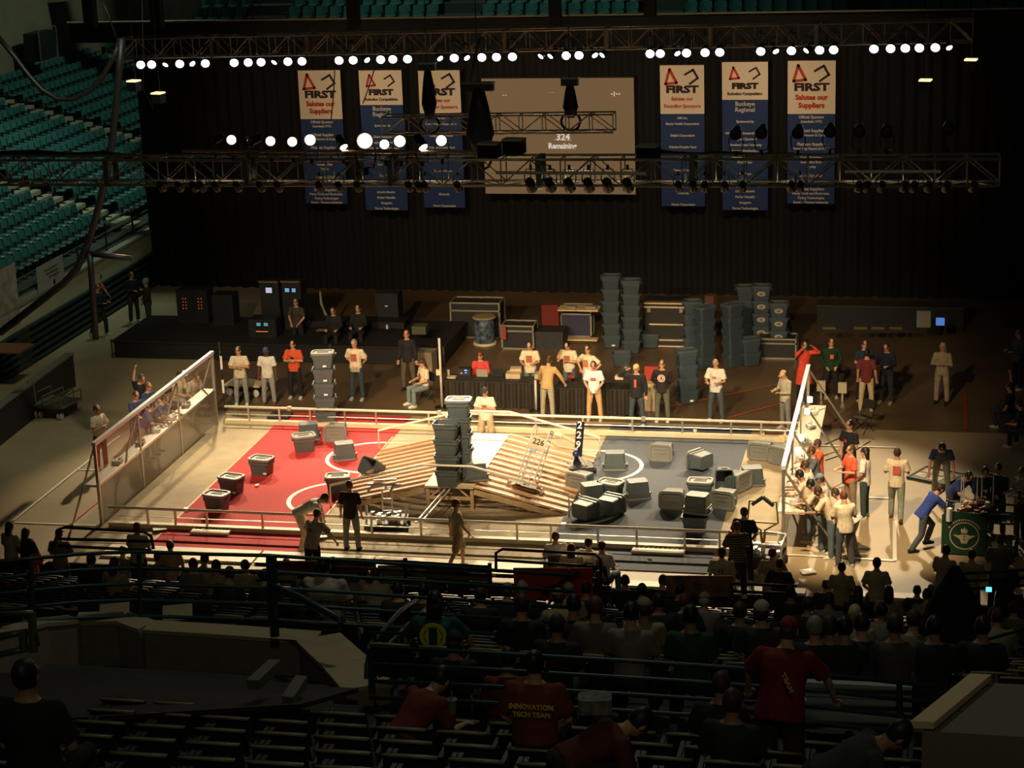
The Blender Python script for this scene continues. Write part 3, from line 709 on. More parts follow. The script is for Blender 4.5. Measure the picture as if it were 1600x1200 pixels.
PF(827,540,0,'person in cream tee reading papers behind the table, left of the man in tan',PT(arms='hold',hp=20),shirt=CREAM,pants=JEAN,hair='b',prnt=PR)
PF(858,563,165,'person in tan long sleeved shirt seen from behind, leaning on the draped table',PT(arms='table',lean=14,sleeve='long'),shirt=(.62,.4,.17),pants=(.42,.38,.27),hair='b',shoes=(.4,.2,.08))
PF(886,540,-10,'person in white tee with a hand raised to the face behind the table',PT(arms='face',lean=8,hp=15),shirt=CREAM,pants=(.1,.12,.12),hair='k',prnt=PR)
PF(918,546,-25,'person in white tee with hands on hips behind the table',PT(arms='hips'),shirt=CREAM,pants=JEAN,hair='b',prnt=(.6,.2,.1))
PF(927,571,0,'person in pale blue tee and khaki trousers with clasped hands at the far rail',PT(arms='clasp',legs='apart',hp=15),shirt=(.72,.84,.9),pants=(.62,.38,.18),hair='b',prnt=PR,prsize=(.15,.08),h=.98)
PF(757,612,0,'kneeling person in white tee and visor cap with folded arms behind the far rail',PT(arms='cross',legs='kneel',bottom='short',hp=10),shirt=WHITE,pants=(.6,.48,.3),style='cap',cap=(.05,.05,.06),prnt=PR,prsize=(.13,.06))
PF(994,576,-5,'person in black jacket over red shirt shading the brow with one hand',PT(arms='salute',sleeve='long',big=1.08,legs='apart'),shirt=BLK,pants=(.05,.07,.08),style='cap',cap=(.75,.5,.25),prnt=(.75,.12,.08),prsize=(.06,.22))
q,_=PF(1034,569,0,'person in black sweater with a round white and red emblem',PT(arms='behind',sleeve='long'),shirt=(.02,.015,.015),pants=(.12,.13,.09),hair='b',shoes=WHITE,prnt=None)
EMB=q
PF(1118,567,-12,'bald person in white tee and dark jeans holding hands at the waist',PT(arms='hold',legs='apart',hp=5),shirt=WHITE,pants=(.07,.09,.1),style='none',prnt=(.7,.15,.08),prsize=(.1,.05),h=1.02)
PF(1224,585,-50,'person in cream sweater and tan cap looking down beside the right station',PT(arms='hold',sleeve='long',hp=30),shirt=(.55,.5,.38),pants=(.24,.24,.22),style='cap',cap=(.75,.5,.3),h=.96)
PF(1257,540,30,'person in long bright red coat lifting a camera to the face',PT(arms='camera',sleeve='long',top='coat'),shirt=(.8,.08,.04),pants=BLK,hair='b')
PF(1299,535,10,'person in dark green jacket with orange collar',PT(sleeve='long',big=1.1,arms='clasp'),shirt=(.008,.035,.012),pants=BLK,hair='b',prnt=(.8,.15,.05),prsize=(.1,.12),shoes=(.4,.35,.25))
PF(1351,538,20,'person in dark blue shirt talking to the one in maroon',PT(arms='hold'),shirt=(.01,.03,.05),pants=BLK,hair='b',h=1.02)
PF(1355,552,170,'person in maroon shirt and khaki trousers seen from behind',PT(arms='down'),shirt=(.16,.02,.025),pants=(.6,.47,.27),hair='k')
PF(1385,543,-20,'person in navy sweatshirt looking at the hands, right of the maroon one',PT(arms='hold',sleeve='long',hp=20),shirt=(.006,.014,.035),pants=(.02,.025,.03),hair='b',shoes=(.3,.25,.2))
PF(1473,542,-15,'blond person in pale overalls with folded arms standing alone on the brown floor',PT(arms='cross',sleeve='long'),shirt=(.42,.34,.22),pants=(.42,.34,.22),hair='y',style='long',shoes=BLK)
PF(1592,521,-60,'person in grey shirt and black trousers at the right edge of the photo',PT(arms='hold',sleeve='long'),shirt=(.08,.08,.08),pants=BLK,hair='k')
PF(1578,604,-110,'person in black crouching beside a raised arm at the right edge',PT(legs='squat',arms='up',sleeve='short'),shirt=BLK,pants=(.03,.04,.05),hair='k')
PF(1592,632,-120,'person in dark clothes sitting on a case at the right edge',PT(legs='sit',arms='lap',lean=25),shirt=(.02,.03,.04),pants=(.02,.03,.04),hair='k')
# --- backstage people in the dark
PF(155,433,150,'person in orange shirt leaning beside the dark bleachers',PT(arms='table',lean=45),shirt=(.6,.1,.03),pants=BLK,hair='b')
PF(152,450,80,'person in dark clothes walking with papers past the bleachers',PT(arms='hold',legs='walk',sleeve='long'),shirt=(.02,.03,.035),pants=(.02,.025,.03),hair='b')
PF(205,430,60,'person in black shirt standing near the left end of the curtain',PT(sleeve='long',arms='hold'),shirt=BLK,pants=(.02,.03,.03),hair='b')
PF(227,440,-60,'person in dark checked shirt standing behind the low stage corner',PT(arms='clasp',sleeve='long'),shirt=(.035,.03,.02),pants=(.05,.05,.04),hair='g')
PF(462,472,-10,'technician in brown shirt behind the monitor desk',PT(arms='clasp'),shirt=(.06,.04,.03),pants=BLK,hair='b',floor=.0)
PF(559,482,0,'person in black sitting behind the dark desk at the back',PT(legs='sit',arms='lap',sleeve='long'),shirt=BLK,pants=BLK,hair='k',floor=.3)
PF(520,486,0,'person in black at the back desk, left of the other one',PT(legs='sit',arms='lap',sleeve='long',hp=15),shirt=BLK,pants=BLK,hair='b',floor=.3)
# --- left station
PF(152,640,70,'person in cream tee and dark red trousers with folded arms left of the station',PT(arms='cross'),shirt=CREAM,pants=(.3,.05,.03),hair='b')
PF(232,604,70,'driver in blue shirt with sunglasses behind the left station',PT(arms='reach',lean=8),shirt=(.04,.06,.13),pants=BLK,hair='r',floor=0)
PF(213,618,60,'driver in blue shirt second behind the left station, next to the one with sunglasses',PT(arms='reach',lean=8),shirt=(.05,.07,.16),pants=JEAN,hair='b')
PF(222,592,60,'person in dark shirt with one arm raised behind the left station',PT(arms='up',lean=12,hp=20),shirt=(.02,.02,.03),pants=BLK,hair='b')
PF(240,634,90,'driver in blue shirt bending over the shelf of the left station, nearest one',PT(arms='reach',lean=30),shirt=(.05,.06,.16),pants=(.3,.28,.24),hair='k')
PF(258,624,88,'driver in blue shirt leaning on the left station shelf, farther one',PT(arms='reach',lean=32),shirt=(.05,.08,.16),pants=JEAN,hair='b')
q,_=PF(281,586,70,'seated person in white tee and dark cap behind the left station',PT(legs='sit',arms='lap',lean=14),shirt=CREAM,pants=PALEJ,style='cap',cap=(.05,.02,.02),skin='f'); SEATED.append(q)
q,_=PF(307,590,60,'seated person in patterned pale shirt by the far end of the left station',PT(legs='sit',arms='clasp',lean=25,hp=15),shirt=(.5,.45,.33),pants=(.12,.12,.1),hair='b'); SEATED.append(q)
# --- near side of the field
PF(507,779,105,'person in white tee with a red print bending over the white half circle',PT(arms='floor',lean=62,legs='bendk'),shirt=WHITE,pants=(.62,.5,.36),hair='b',prnt=(.75,.2,.15),prntside='back')
PF(546,758,178,'person in black shirt and grey jeans watching with the back to the camera',PT(arms='down',hp=15),shirt=(.015,.01,.01),pants=(.2,.2,.17),hair='r',h=.97,shoes=BLK)
PF(713,787,120,'teenager in tan tee and shorts walking along the near guardrail',PT(legs='walk',arms='swing',bottom='short'),shirt=(.5,.4,.26),pants=(.4,.3,.18),hair='r',h=.97)
q,_=PF(496,803,160,'person in grey tee with number 11 on the back leaning on the floor panels',PT(arms='table',lean=22,big=1.05),shirt=(.38,.32,.24),pants=BLK,hair='b',floor=-.35); LEAN=q
# --- right station crew
RS=[(1276,694,-75,'driver in orange shirt, farthest at the right station shelf',ORG,'b','short',0),(1267,705,-80,'driver in grey shirt second from the far end of the right station',(.09,.11,.12),'b','short',8),
(1257,727,-95,'driver in white tee behind the shelf of the right station, below the grey shirt',WHITE,'b','short',10),(1249,742,-100,'driver in tan tee with glasses bending to the right station shelf',CREAM,'k','short',18),
(1281,748,-95,'driver in white tee with a pale blue cap at the right station',WHITE,'b','cap',8),(1266,757,-100,'driver in cream tee below the blue cap at the right station',CREAM,'k','short',22),
(1278,768,-95,'driver in cream tee reaching for the controls, third from the near end',CREAM,'b','short',25)]
for px,py,f,l,sh_,hr,st_,ln in RS:
    PF(px,py,f,l,PT(arms='reach',lean=ln,hp=12),shirt=sh_,pants=JEAN,hair=hr,style=st_,cap=(.2,.3,.36),skin='t')
PF(1305,771,-110,'person in brightly lit white tee bowing over the near end of the right station',PT(arms='reach',lean=42,legs='bendk'),shirt=WHITE,pants=(.25,.27,.24),hair='b')
PF(1318,776,-160,'person in cream tee and grey jeans standing at the tape line beside the bowing one',PT(arms='hold',hp=25,lean=8),shirt=CREAM,pants=(.09,.1,.11),hair='r',h=1.0)
PF(1327,664,-40,'person in black tee with sunglasses behind the right station, arms at sides',PT(arms='clasp',hp=0),shirt=(.015,.015,.02),pants=BLK,hair='k',prnt=(.6,.05,.05),prsize=(.06,.06))
PF(1329,703,-60,'person in bright orange shirt between the black tee and the white tee',PT(arms='hold'),shirt=(.8,.12,.05),pants=(.3,.2,.12),hair='b')
PF(1351,706,-100,'dark haired person in white tee and dark jeans behind the orange shirt',PT(arms='clasp'),shirt=WHITE,pants=(.05,.07,.07),hair='k',style='long',shoes=WHITE)
PF(1402,707,178,'person in cream tee with a red print on the back walking away',PT(legs='walk',arms='hold'),shirt=CREAM,pants=(.26,.28,.22),hair='b',prnt=(.6,.12,.1),prntside='back',shoes=(.2,.06,.04),h=1.03)
# --- pit corner on the right
PF(1472,700,0,'person in dark blue shirt with long black hair crouching over the framed board',PT(legs='bendk',arms='floor',lean=54,hp=-15),shirt=(.02,.04,.10),pants=(.24,.24,.18),hair='k',style='long')
PF(1470,764,115,'person in royal blue tee bending over the robot cart',PT(legs='push',arms='pushing',lean=38),shirt=(.03,.06,.3),pants=(.07,.09,.1),hair='b',shoes=BLK)
PF(1514,745,40,'person in blue shirt reaching into the robot on the cart',PT(arms='reach',lean=45),shirt=(.02,.05,.2),pants=(.03,.04,.06),hair='k')
PF(1539,738,10,'person in navy shirt looking down behind the robot cart',PT(arms='reach',lean=12,hp=25,sleeve='long'),shirt=(.01,.02,.05),pants=(.03,.05,.1),hair='k')
PF(1559,732,-30,'person in navy sweatshirt to the right of the robot cart',PT(arms='hold',sleeve='long',hp=15),shirt=(.01,.02,.05),pants=(.03,.05,.1),hair='k')
PF(1596,738,-60,'person in patterned grey shirt at the right edge beside the pit cart',PT(arms='hold'),shirt=(.2,.17,.13),pants=BLK,hair='b')
# --- near edge, right half
def NE(px,py,f,l,P,**k): return PF(px,py,f,l,P,floor=k.pop('floor',0),**k)
for px,py,f,l,sh_,hr,st_ in [(868,838,-160,'seated person in white tee looking left at the near edge',WHITE,'r','short'),(893,857,175,'seated person with long fair hair and a red shirt back print at the near edge',CREAM,'r','long'),
  (920,848,165,'seated person in white tee with short dark hair, third along the near edge',WHITE,'k','short'),(941,853,165,'seated person in white tee with a red print, rightmost at the near edge',WHITE,'b','short')]:
    q,_=PF(px,py,f,l,PT(legs='sit',arms='lap'),shirt=sh_,pants=JEAN,hair=hr,style=st_,prnt=(.7,.12,.12) if 'print' in l else None,prntside='back',prsize=(.16,.2)); SEATED.append(q)
STRIPED,_=PF(1151,822,-160,'person in black striped shirt holding a red cup beside the near right robot',PT(arms='hold'),shirt=(.03,.035,.025),pants=BLK,hair='r',skin='f')
PF(1163,800,170,'person in plain black shirt behind the striped one',PT(arms='clasp'),shirt=(.01,.015,.015),pants=BLK,hair='r')
PF(1128,864,178,'person in cream tee and black cap with number 11 on the back',PT(arms='down',big=1.08),shirt=(.45,.38,.27),pants=BLK,style='cap',cap=(.01,.01,.01),floor=-.3); P11=COL.objects[-1]
PF(1207,864,178,'person in grey cream tee with number 11 in front of the near right robot',PT(arms='hold',big=1.12),shirt=(.36,.3,.2),pants=BLK,hair='r',floor=-.3)
# emblem and numbers on clothing
def back_of(o,off=(0,0,0)): return o
for o in list(COL.objects):
    lb=o.get('label','')
    if o.type=='EMPTY' and 'number 11' in lb:
        D=None
        bd=[c for c in o.children if c.name.startswith('shirt')][0]
        ys=[v.co for v in bd.data.vertices if .27<v.co.z<.36 and abs(v.co.x)<.08]
        my=max(v.y for v in ys); mz=.33
        lean=22 if 'leaning' in lb else 0
        t=text('11','back_number',.13,cloth((.03,.02,.02)),o,Matrix.Translation((0,my+.012,bd.location.z+mz))@Matrix.Rotation(R(180),4,'Z')@Matrix.Rotation(R(90+lean),4,'X'),.003,.006)
    if o is EMB:
        bd=[c for c in o.children if c.name.startswith('shirt')][0]
        my=min(v.co.y for v in bd.data.vertices if .25<v.co.z<.36 and abs(v.co.x)<.08); c=Vector((0,my-.004,bd.location.z+.31))
        for r_,m_,dy,n in ((.105,cloth((.85,.8,.7)),0,'emblem_disc'),(.088,cloth((.7,.08,.06)),-.004,'emblem_ring'),(.062,cloth((.85,.8,.7)),-.008,'emblem_centre')):
            MB().lathe([(r_,0),(r_,.006)],c+Vector((0,dy,0)),24,rx(90)).build(n,m_,o)
        text('A','emblem_letter',.12,blackm,o,Matrix.Translation(c+Vector((0,-.017,0)))@Matrix.Rotation(R(90),4,'X'),.002,.006)
sm_o=[c for c in STRIPED.children if c.name.startswith('shirt')][0]
M_=bpy.data.materials.new('striped_cloth'); M_.use_nodes=True; nt=M_.node_tree; bs=nt.nodes['Principled BSDF']; bs.inputs['Roughness'].default_value=.85
tc=nt.nodes.new('ShaderNodeTexCoord'); wv=nt.nodes.new('ShaderNodeTexWave'); wv.wave_type='BANDS'; wv.bands_direction='Z'; wv.inputs['Scale'].default_value=6; cr=nt.nodes.new('ShaderNodeValToRGB')
cr.color_ramp.elements[0].position=.8; cr.color_ramp.elements[0].color=(.015,.018,.014,1); cr.color_ramp.elements[1].position=.9; cr.color_ramp.elements[1].color=(.35,.27,.12,1)
nt.links.new(tc.outputs['Object'],wv.inputs[0]); nt.links.new(wv.outputs['Fac'],cr.inputs[0]); nt.links.new(cr.outputs[0],bs.inputs['Base Color']); sm_o.material_slots[0].material=M_
hp_=dp(1141,834,pr((STRIPED.location.x,STRIPED.location.y,1.2))[2]-.1)
cup=MB().lathe([(.035,0),(.045,.12),(.04,.12),(.03,.01)],(0,0,-.05),12).build('red_cup',mat('cup_red',(.75,.03,.02),.35)); cup.location=hp_; tag(cup,'red drinking cup held by the person in the striped shirt','cup')
# folding chairs beneath the seated people
chm=mat('chair_frame_black',(.02,.018,.016),.4,.4)
def chair(loc,rzr,label,col=(.02,.02,.02)):
    o=empty('folding_chair',loc,rzr,label,'chair','folding chairs around the field')
    MB().box((0,0.02,.43),(.42,.4,.035),bev=.05).build('seat',mat('chair_seat_black',col,.5),o)
    MB().box((0,.25,.76),(.42,.03,.24),rx(-8),bev=0).build('backrest',mat('chair_seat_black',col,.5),o)
    for s in (-1,1):
        MB().tube([(s*.21,.28,.86),(s*.21,.16,.42),(s*.21,-.2,.02)],.012,6).build('leg',chm,o)
        MB().tube([(s*.19,-.1,.42),(s*.19,.25,.02)],.012,6).build('leg',chm,o)
    return o
for q in SEATED:
    o=chair(q.location,q.rotation_euler.z,'black folding chair under the '+q['label'].split(' person')[-1].replace(' in ','figure in ',1).strip() if False else 'black folding chair carrying the '+' '.join(q['label'].split()[:9]))
# ============================================================ TABLES AND BACKSTAGE GEAR
skirt=mat('pleated_black_skirt',(.026,.02,.013),.6,noise=.2,scale=6)
def draped_table(x0,x1,y,label,dep=.7,h=.74):
    o=empty('draped_table',((x0+x1)/2,y,0),R(-1),label,'table'); W=x1-x0
    MB().box((0,dep/2,h),(W,dep,.03)).build('tabletop',mat('table_cloth_top',(.03,.028,.02),.7),o)
    b=MB();n=int(W/.03);V_=[]
    for i in range(n+1):
        x=-W/2+W*i/n; a=.045*math.sin(i*.85)+.02*math.sin(i*.4+1)
        V_+=[(x,-.03+a*1.3,.02),(x,-.01+a*.4,h)]
    N=len(V_); b.add(V_+[(p[0],p[1]+.02,p[2]) for p in V_],[(2*i,2*i+2,2*i+3,2*i+1) for i in range(n)]+[(N+2*i,N+2*i+1,N+2*i+3,N+2*i+2) for i in range(n)])
    for s in (-1,1): b.box((s*W/2,dep/2,h/2),(.02,dep,h-.02))
    b.build('skirt',skirt,o,True)
    for s in (-1,1):
        for yy in (.08,dep-.08): MB().tube([(s*(W/2-.1),yy,.02),(s*(W/2-.1),yy,h)],.015,6).build('leg',alu,o)
    return o
A=gp(696,634);Bq=gp(842,642);Cq=gp(868,645);Dq=gp(987,652)
draped_table(A.x,Bq.x,A.y-.05,'long table with pleated black skirt, left one of the pair beyond the far rail')
draped_table(Cq.x,Dq.x,Cq.y-.1,'table with pleated black skirt, right one of the pair beyond the far rail')
def on(px,py,z): return gp(px,py,z)
def thing(name,cat,label,px,py,z,d,m,rot=0,bev=.01,group=None):
    p=gp(px,py,z); o=MB().box((0,0,d[2]/2),d,bev=bev).build(name,m); o.location=(p.x,p.y,z); o.rotation_euler=(0,0,R(rot)); tag(o,label,cat,group); return o
tan=mat('cardboard',(.62,.48,.3),.7,noise=.1)
for (px,py,l,d,m,rot) in [(803,589,'flat cream cardboard box on the draped table, left of two',(.42,.4,.14),tan,3),(848,590,'flat cream cardboard box on the draped table, right of two',(.4,.38,.13),tan,-2),
   (806,578,'smaller cream box lying on the left cardboard box',(.32,.28,.07),tan,8)]:
    thing('cardboard_box','box',l,px,py,.76 if '578' not in str(py) else .9,d,m,rot)
for (px,py,l) in [(754,588,'tan laptop open in front of the person in red'),(778,587,'dark laptop beside the tan one on the draped table')]:
    p=gp(px,py,.76); o=empty('laptop',(p.x,p.y,.76),0,l,'laptop'); m_=mat('laptop_tan',(.4,.36,.26),.5) if 'tan laptop' in l else darkm
    MB().box((0,.08,.012),(.32,.24,.02)).build('base',m_,o); MB().box((0,-.05,.12),(.32,.015,.22),rx(15)).build('lid',m_,o)
p=gp(727,585,.76); o=empty('control_unit',(p.x,p.y,.76),0,'black electronic unit with blue and red lights on the draped table','electronics')
MB().box((0,0,.1),(.36,.25,.2)).build('case',darkm,o)
for x,z,c in ((.03,.16,(.1,.25,1)),(.07,.16,(.1,.25,1)),(.05,.09,(.1,.25,1)),(-.08,.07,(1,.15,.05))): MB().box((x,-.13,z),(.03,.02,.025)).build('indicator_light',mat('led_%d'%int(c[0]*10),c,.5,emit=4),o)
thing('water_bottle','bottle','small clear bottle at the left end of the draped table',701,588,.76,(.07,.07,.2),mat('bottle_clear',(.6,.6,.55),.2,alpha=.6),bev=.03)
thing('keypad','electronics','flat tan tray at the left end of the draped table',706,590,.76,(.26,.2,.04),tan)
thing('white_carton','box','small cream carton near the right end of the right draped table',968,592,.76,(.24,.2,.1),board)
thing('radio','electronics','small red and black device on the right draped table',893,590,.76,(.2,.16,.05),mat('red_plastic',(.4,.04,.02),.5))
p=gp(979,588,.76); o=tag(MB().ell((0,0,.22),.17,.17,.2).build('plastic_bag',mat('bag_film',(.1,.09,.06),.15,alpha=.6),None,True),'rounded translucent dark bag at the right end of the draped table','bag'); o.location=p
p=gp(1018,640); o=empty('lectern_box',(p.x,p.y,0),0,'tan upright box with a red top between the black jacket and the round emblem','box')
MB().box((0,0,.4),(.36,.3,.8)).build('box',tan,o); MB().box((0,.15,1.02),(.4,.06,.4)).build('red_back',mat('red_plastic',(.4,.04,.02),.5),o)
# poles on round feet
for (px,py,pt,l) in [(691,637,520,'thin white pole on a flat foot at the left end of the draped table'),(838,642,590,'white post standing before the right end of the left draped table'),(988,650,590,'short pale post by the black jacket person')]:
    g_=gp(px,py); hh=(_c+ray(px-(4 if pt==520 else 1),pt)*(((g_-_c).dot(_fw)))).z
    o=empty('pole',(g_.x,g_.y,0),0,l,'pole'); MB().tube([(0,0,.02),(0,0,hh)],.035,8).build('pole',mat('pole_white',(.7,.66,.56),.4),o,True); MB().lathe([(.22,0),(.2,.03)],(0,0,0),16).build('foot',blackm,o)
    if pt==520: MB().box((-.05,0,1.05),(.14,.1,.16)).build('clamp',board,o)
# wooden cart
p=gp(384,617); o=empty('platform_cart',(p.x,p.y+.15,0),R(-6),'low wooden platform cart with white wheels beyond the far rail','cart')
MB().box((0,0,.33),(1.15,.7,.05)).build('deck',wood2,o)
for x in (-.42,.42):
    for y in (-.3,.3): MB().lathe([(.1,-.03),(.11,0),(.1,.03)],(x,y,.11),14,rx(90)).build('wheel',mat('white_wheel',(.8,.75,.66),.5),o); 
for x in (-.42,.42): MB().box((x,0,.22),(.06,.6,.2)).build('axle_support',darkm,o)
q_=tag(MB().ell((0,0,.1),.16,.12,.09).build('red_bundle',mat('red_cloth',(.4,.03,.03),.8),None,True),'red bundle lying at the far end of the wooden cart','bundle'); q_.location=(p.x+.35,p.y+.4,.36)
# cardboard tall box
thing('tall_carton','box','tan open topped carton behind the seated woman in cream',668,590,0,(.5,.5,.85),mat('carton_tan',(.4,.32,.2),.7),-5)
# metal flatbed cart on the left
p=gp(90,648); o=empty('luggage_cart',(p.x,p.y,0),R(-12),'green grey steel cart with side rails in front of the dark board wall','cart'); cm=mat('cart_steel',(.22,.22,.14),.5,.5)
MB().box((0,0,.38),(1.1,1.0,.06)).build('deck',cm,o)
b=MB()
for x in (-.52,-.1,.25,.52): b.tube([(x,-.5,.42),(x,-.5,.68),(x,.5,.68),(x,.5,.42)],.022,6)
b.build('side_rail',cm,o); MB().tube([(-.5,-.5,.4),(-.53,-.5,1.1),(-.35,-.5,1.1),(-.33,-.5,.4)],.02,6).build('push_handle',cm,o)
for x in (-.42,-.28,.35,.45):
    MB().lathe([(.09,-.02),(.1,0),(.09,.02)],(x,-.4,.1),12,ry(90)).build('wheel',mat('pale_wheel',(.5,.45,.28),.5),o)
for x in (-.4,.4): MB().box((x,0,.24),(.05,.8,.24)).build('caster_mount',darkm,o)
text('BUDDY','cart_lettering',.16,mat('dull_letters',(.12,.1,.06),.7),o,Matrix.Translation((-.05,-.51,.36))@FACE_Y,.003)
thing('wood_crate','box','brown topped box at the far left edge by the bleachers',15,575,0,(1.2,.9,1.2),mat('crate_dark',(.05,.035,.02),.7))
p=gp(20,540,1.2); o=MB().box((0,0,.03),(1.3,1,.05)).build('brown_board',mat('lid_brown',(.25,.11,.06),.6)); o.location=(p.x,p.y-.4,1.2); tag(o,'reddish brown flat board on the dark box at the left edge','board')
# low black stage
sm_=mat('stage_black',(.008,.008,.009),.6)
s0=gp(186,560); s1=gp(600,598)
o=empty('low_stage',(s0.x+5.2,s0.y+1.6,0),0,'long low stage with black skirt in front of the back curtain','stage')
MB().box((0,0,.55),(10.8,3.2,.06)).build('deck',mat('stage_deck',(.012,.009,.006),.7),o); MB().box((0,0,.27),(10.7,3.1,.5)).build('skirt',sm_,o)
for x in (-5.4,-1.8,1.8,5.4): MB().box((x,-1.62,.32),(.05,.04,.62)).build('corner_post',mat('dull_steel',(.12,.12,.09),.5,.5),o)
ZS=.58
def case(name,label,px,py,z,d,rot=0,m=None,edge=True,lid=None,cat='road case',group=None):
    p=gp(px,py,z); o=empty(name,(p.x,p.y,z),R(rot),label,cat,group)
    MB().box((0,0,d[2]/2),(d[0]-.02,d[1]-.02,d[2]-.02)).build('panel',m or mat('case_black',(.015,.014,.013),.5),o)
    if edge:
        em=mat('case_edge_alloy',(.4,.36,.27),.4,.5); e=MB(); x,y,zz=d[0]/2,d[1]/2,d[2]
        for sx in (-1,1):
            for sy in (-1,1): e.box((sx*x,sy*y,zz/2),(.05,.05,zz))
        for q in (0.02,zz*.78,zz):
            for sy in (-1,1): e.box((0,sy*y,q),(d[0]+.05,.05,.045))
        for q in (0.02,zz):
            for sx in (-1,1): e.box((sx*x,0,q),(.05,d[1],.045))
        e.build('edge_trim',em,o)
        if z<.05:
            for sx in (-1,1): MB().lathe([(.05,-.02),(.06,0),(.05,.02)],(sx*(x-.1),-y+.1,-.0+.05),10,ry(90)).build('caster',blackm,o)
    return o
case('flight_case','black flight case with alloy edges right of the slate stacks',1215,556,0,(1.15,.7,.62))
case('flight_case','large black table frame case with alloy edges behind the barrel',748,523,0,(1.6,.8,1.15))
case('flight_case','black flight case with alloy edges right of the blue barrel',813,541,0,(1.0,.7,.75))
case('flight_case','dark blue board leaning on the case behind the table workers',903,523,.1,(.95,.5,.95),m=mat('navy_board',(.03,.03,.07),.6))
thing('wooden_plank','board','bright tan plank on the floor below the navy board',910,531,.08,(1.0,.3,.05),wood2)
thing('case_tray','board','tan tray on top of the navy board case with papers',905,483,1.08,(1.3,.6,.05),wood2)
for i,(dx,l) in enumerate([(0,'left'),(24,'right')]): thing('paper_stack','papers','pale paper stack on the tray above the navy board, %s one'%l,893+dx*1.3,480,1.14,(.3,.25,.04),mat('dull_paper',(.35,.32,.22),.7))
thing('red_chair_back','chair','dark red upright cloth chair left of the navy board',861,515,.35,(.55,.4,.85),mat('red_cloth_dark',(.17,.015,.01),.8),8)
thing('black_case','case','low black case between the alloy case and the navy board',862,540,0,(.9,.8,.55),darkm)
thing('extinguisher_box','box','small red box hanging on the case right of the barrel',788,530,.35,(.14,.1,.4),mat('red_box',(.35,.05,.03),.6))
p=gp(758,537); o=empty('barrel',(p.x,p.y,0),0,'blue mottled barrel with a tan lid and tan base','barrel')
MB().lathe([(.3,.06),(.33,.3),(.33,.6),(.29,.86)],(0,0,0),20).build('drum',mat('mottled_blue',(.015,.022,.06),.5,noise=.9,scale=6,tint=(.09,.12,.18)),o,True)
MB().lathe([(.36,.84),(.38,.87),(.34,.91)],(0,0,0),20).build('lid',mat('barrel_lid',(.35,.27,.14),.6),o); MB().lathe([(.37,0),(.37,.07)],(0,0,0),20).build('base',board,o)
# shelf trolley
p=gp(1040,543); o=empty('shelf_trolley',(p.x,p.y,0),0,'tall black trolley with three tan shelf edges between the slate stacks','trolley')
MB().box((0,.3,.75),(1.25,.6,1.5)).build('body',mat('case_black',(.015,.014,.013),.5),o)
for z in (1.42,1.3): MB().box((0,-.02,z),(1.3,.06,.045)).build('shelf_edge',wood2,o)
for z in (.75,.25,.05): MB().box((.1,-.02,z),(1.2,.06,.045)).build('shelf_edge',wood2,o)
for s in (-1,1): MB().box((s*.5,-.04,1.2),(.1,.05,.12)).build('latch',mat('latch_pale',(.35,.32,.22),.5),o)
thing('brown_bag','bag','brown sack on top of the stack right of the trolley',1110,478,1.45,(.35,.35,.35),mat('sack_brown',(.14,.05,.03),.8),20,.12)
# racks, monitors and mixers on the stage and behind
rackm=mat('rack_black',(.015,.016,.018),.45)
def rack(px,py,z,w_,h_,label,leds=None,screens=None,shelf=False):
    p=gp(px,py,z); o=empty('equipment_rack',(p.x,p.y,z),0,label,'equipment rack')
    MB().box((0,.3,h_/2),(w_,.6,h_)).build('cabinet',rackm,o)
    if shelf: MB().box((0,-.02,h_+.02),(w_*1.02,.1,.04)).build('top_edge',mat('edge_tan_dim',(.2,.13,.05),.6),o)
    if leds:
        for c in range(2):
            for r_ in range(4): MB().box((leds*(.0)+(-.05+.1*c),-.01,h_*.45+r_*.11),(.018,.02,.018)).build('indicator_light',mat('led_amber',(1,.12,.02),.5,emit=1.1),o)
    for (sx,sz,sw,shh,c) in screens or []:
        mo_=MB().box((sx,-.02,sz),(sw+.05,.04,shh+.05)).build('monitor',blackm,o)
        MB().box((sx,-.045,sz),(sw,.01,shh)).build('screen',mat('screen_glow_%d'%int(c[0]*100),c,.4,emit=.55),mo_)
rack(291,505,ZS,.55,1.1,'equipment rack with amber lights on the stage, left one',leds=1)
rack(315,505,ZS,.5,1.1,'equipment rack with amber lights on the stage, right one',leds=1)
rack(350,508,ZS,.7,1.0,'dark equipment rack with dials right of the amber lit pair')
S_=(.5,.55,.85)
rack(425,515,ZS,.62,1.55,'monitor tower with one bright screen at the back, left tower',screens=[(0,1.3,.2,.17,(.6,.6,.9))],shelf=True)
rack(459,515,ZS,.62,1.55,'monitor tower with two blue screens at the back, right tower',screens=[(-.12,1.3,.14,.12,(.2,.45,.7)),(.1,1.3,.12,.12,(.2,.45,.7))],shelf=True)
rack(411,528,ZS,.9,.6,'low desk rack with two small teal screens and orange lamps',screens=[(-.1,.45,.13,.1,(.1,.35,.4)),(.14,.45,.13,.1,(.1,.35,.4)),(.0,.22,.4,.025,(.9,.2,.03))])
rack(607,532,0,.75,1.55,'tall black cabinet with a tiny logo in the dark middle back',screens=[(0,1.15,.1,.03,(.4,.36,.3))])
thing('grey_box','box','dull olive box on top of the dark gear at the back',657,520,.9,(.45,.4,.25),mat('olive_box',(.09,.09,.05),.7))
thing('back_desk','table','long black draped desk at the back behind the man with hands behind the back',560,535,0,(3.3,.7,.78),sm_)
thing('white_cup','cup','small white cup on the black desk at the back, right part',605,514,.78,(.07,.07,.14),mat('white_cup',(.7,.66,.6),.5),bev=.02)
thing('paper_pad','papers','tan pad on the front edge of the black back desk',504,516,.78,(.35,.25,.02),mat('pad_tan',(.25,.18,.08),.7))
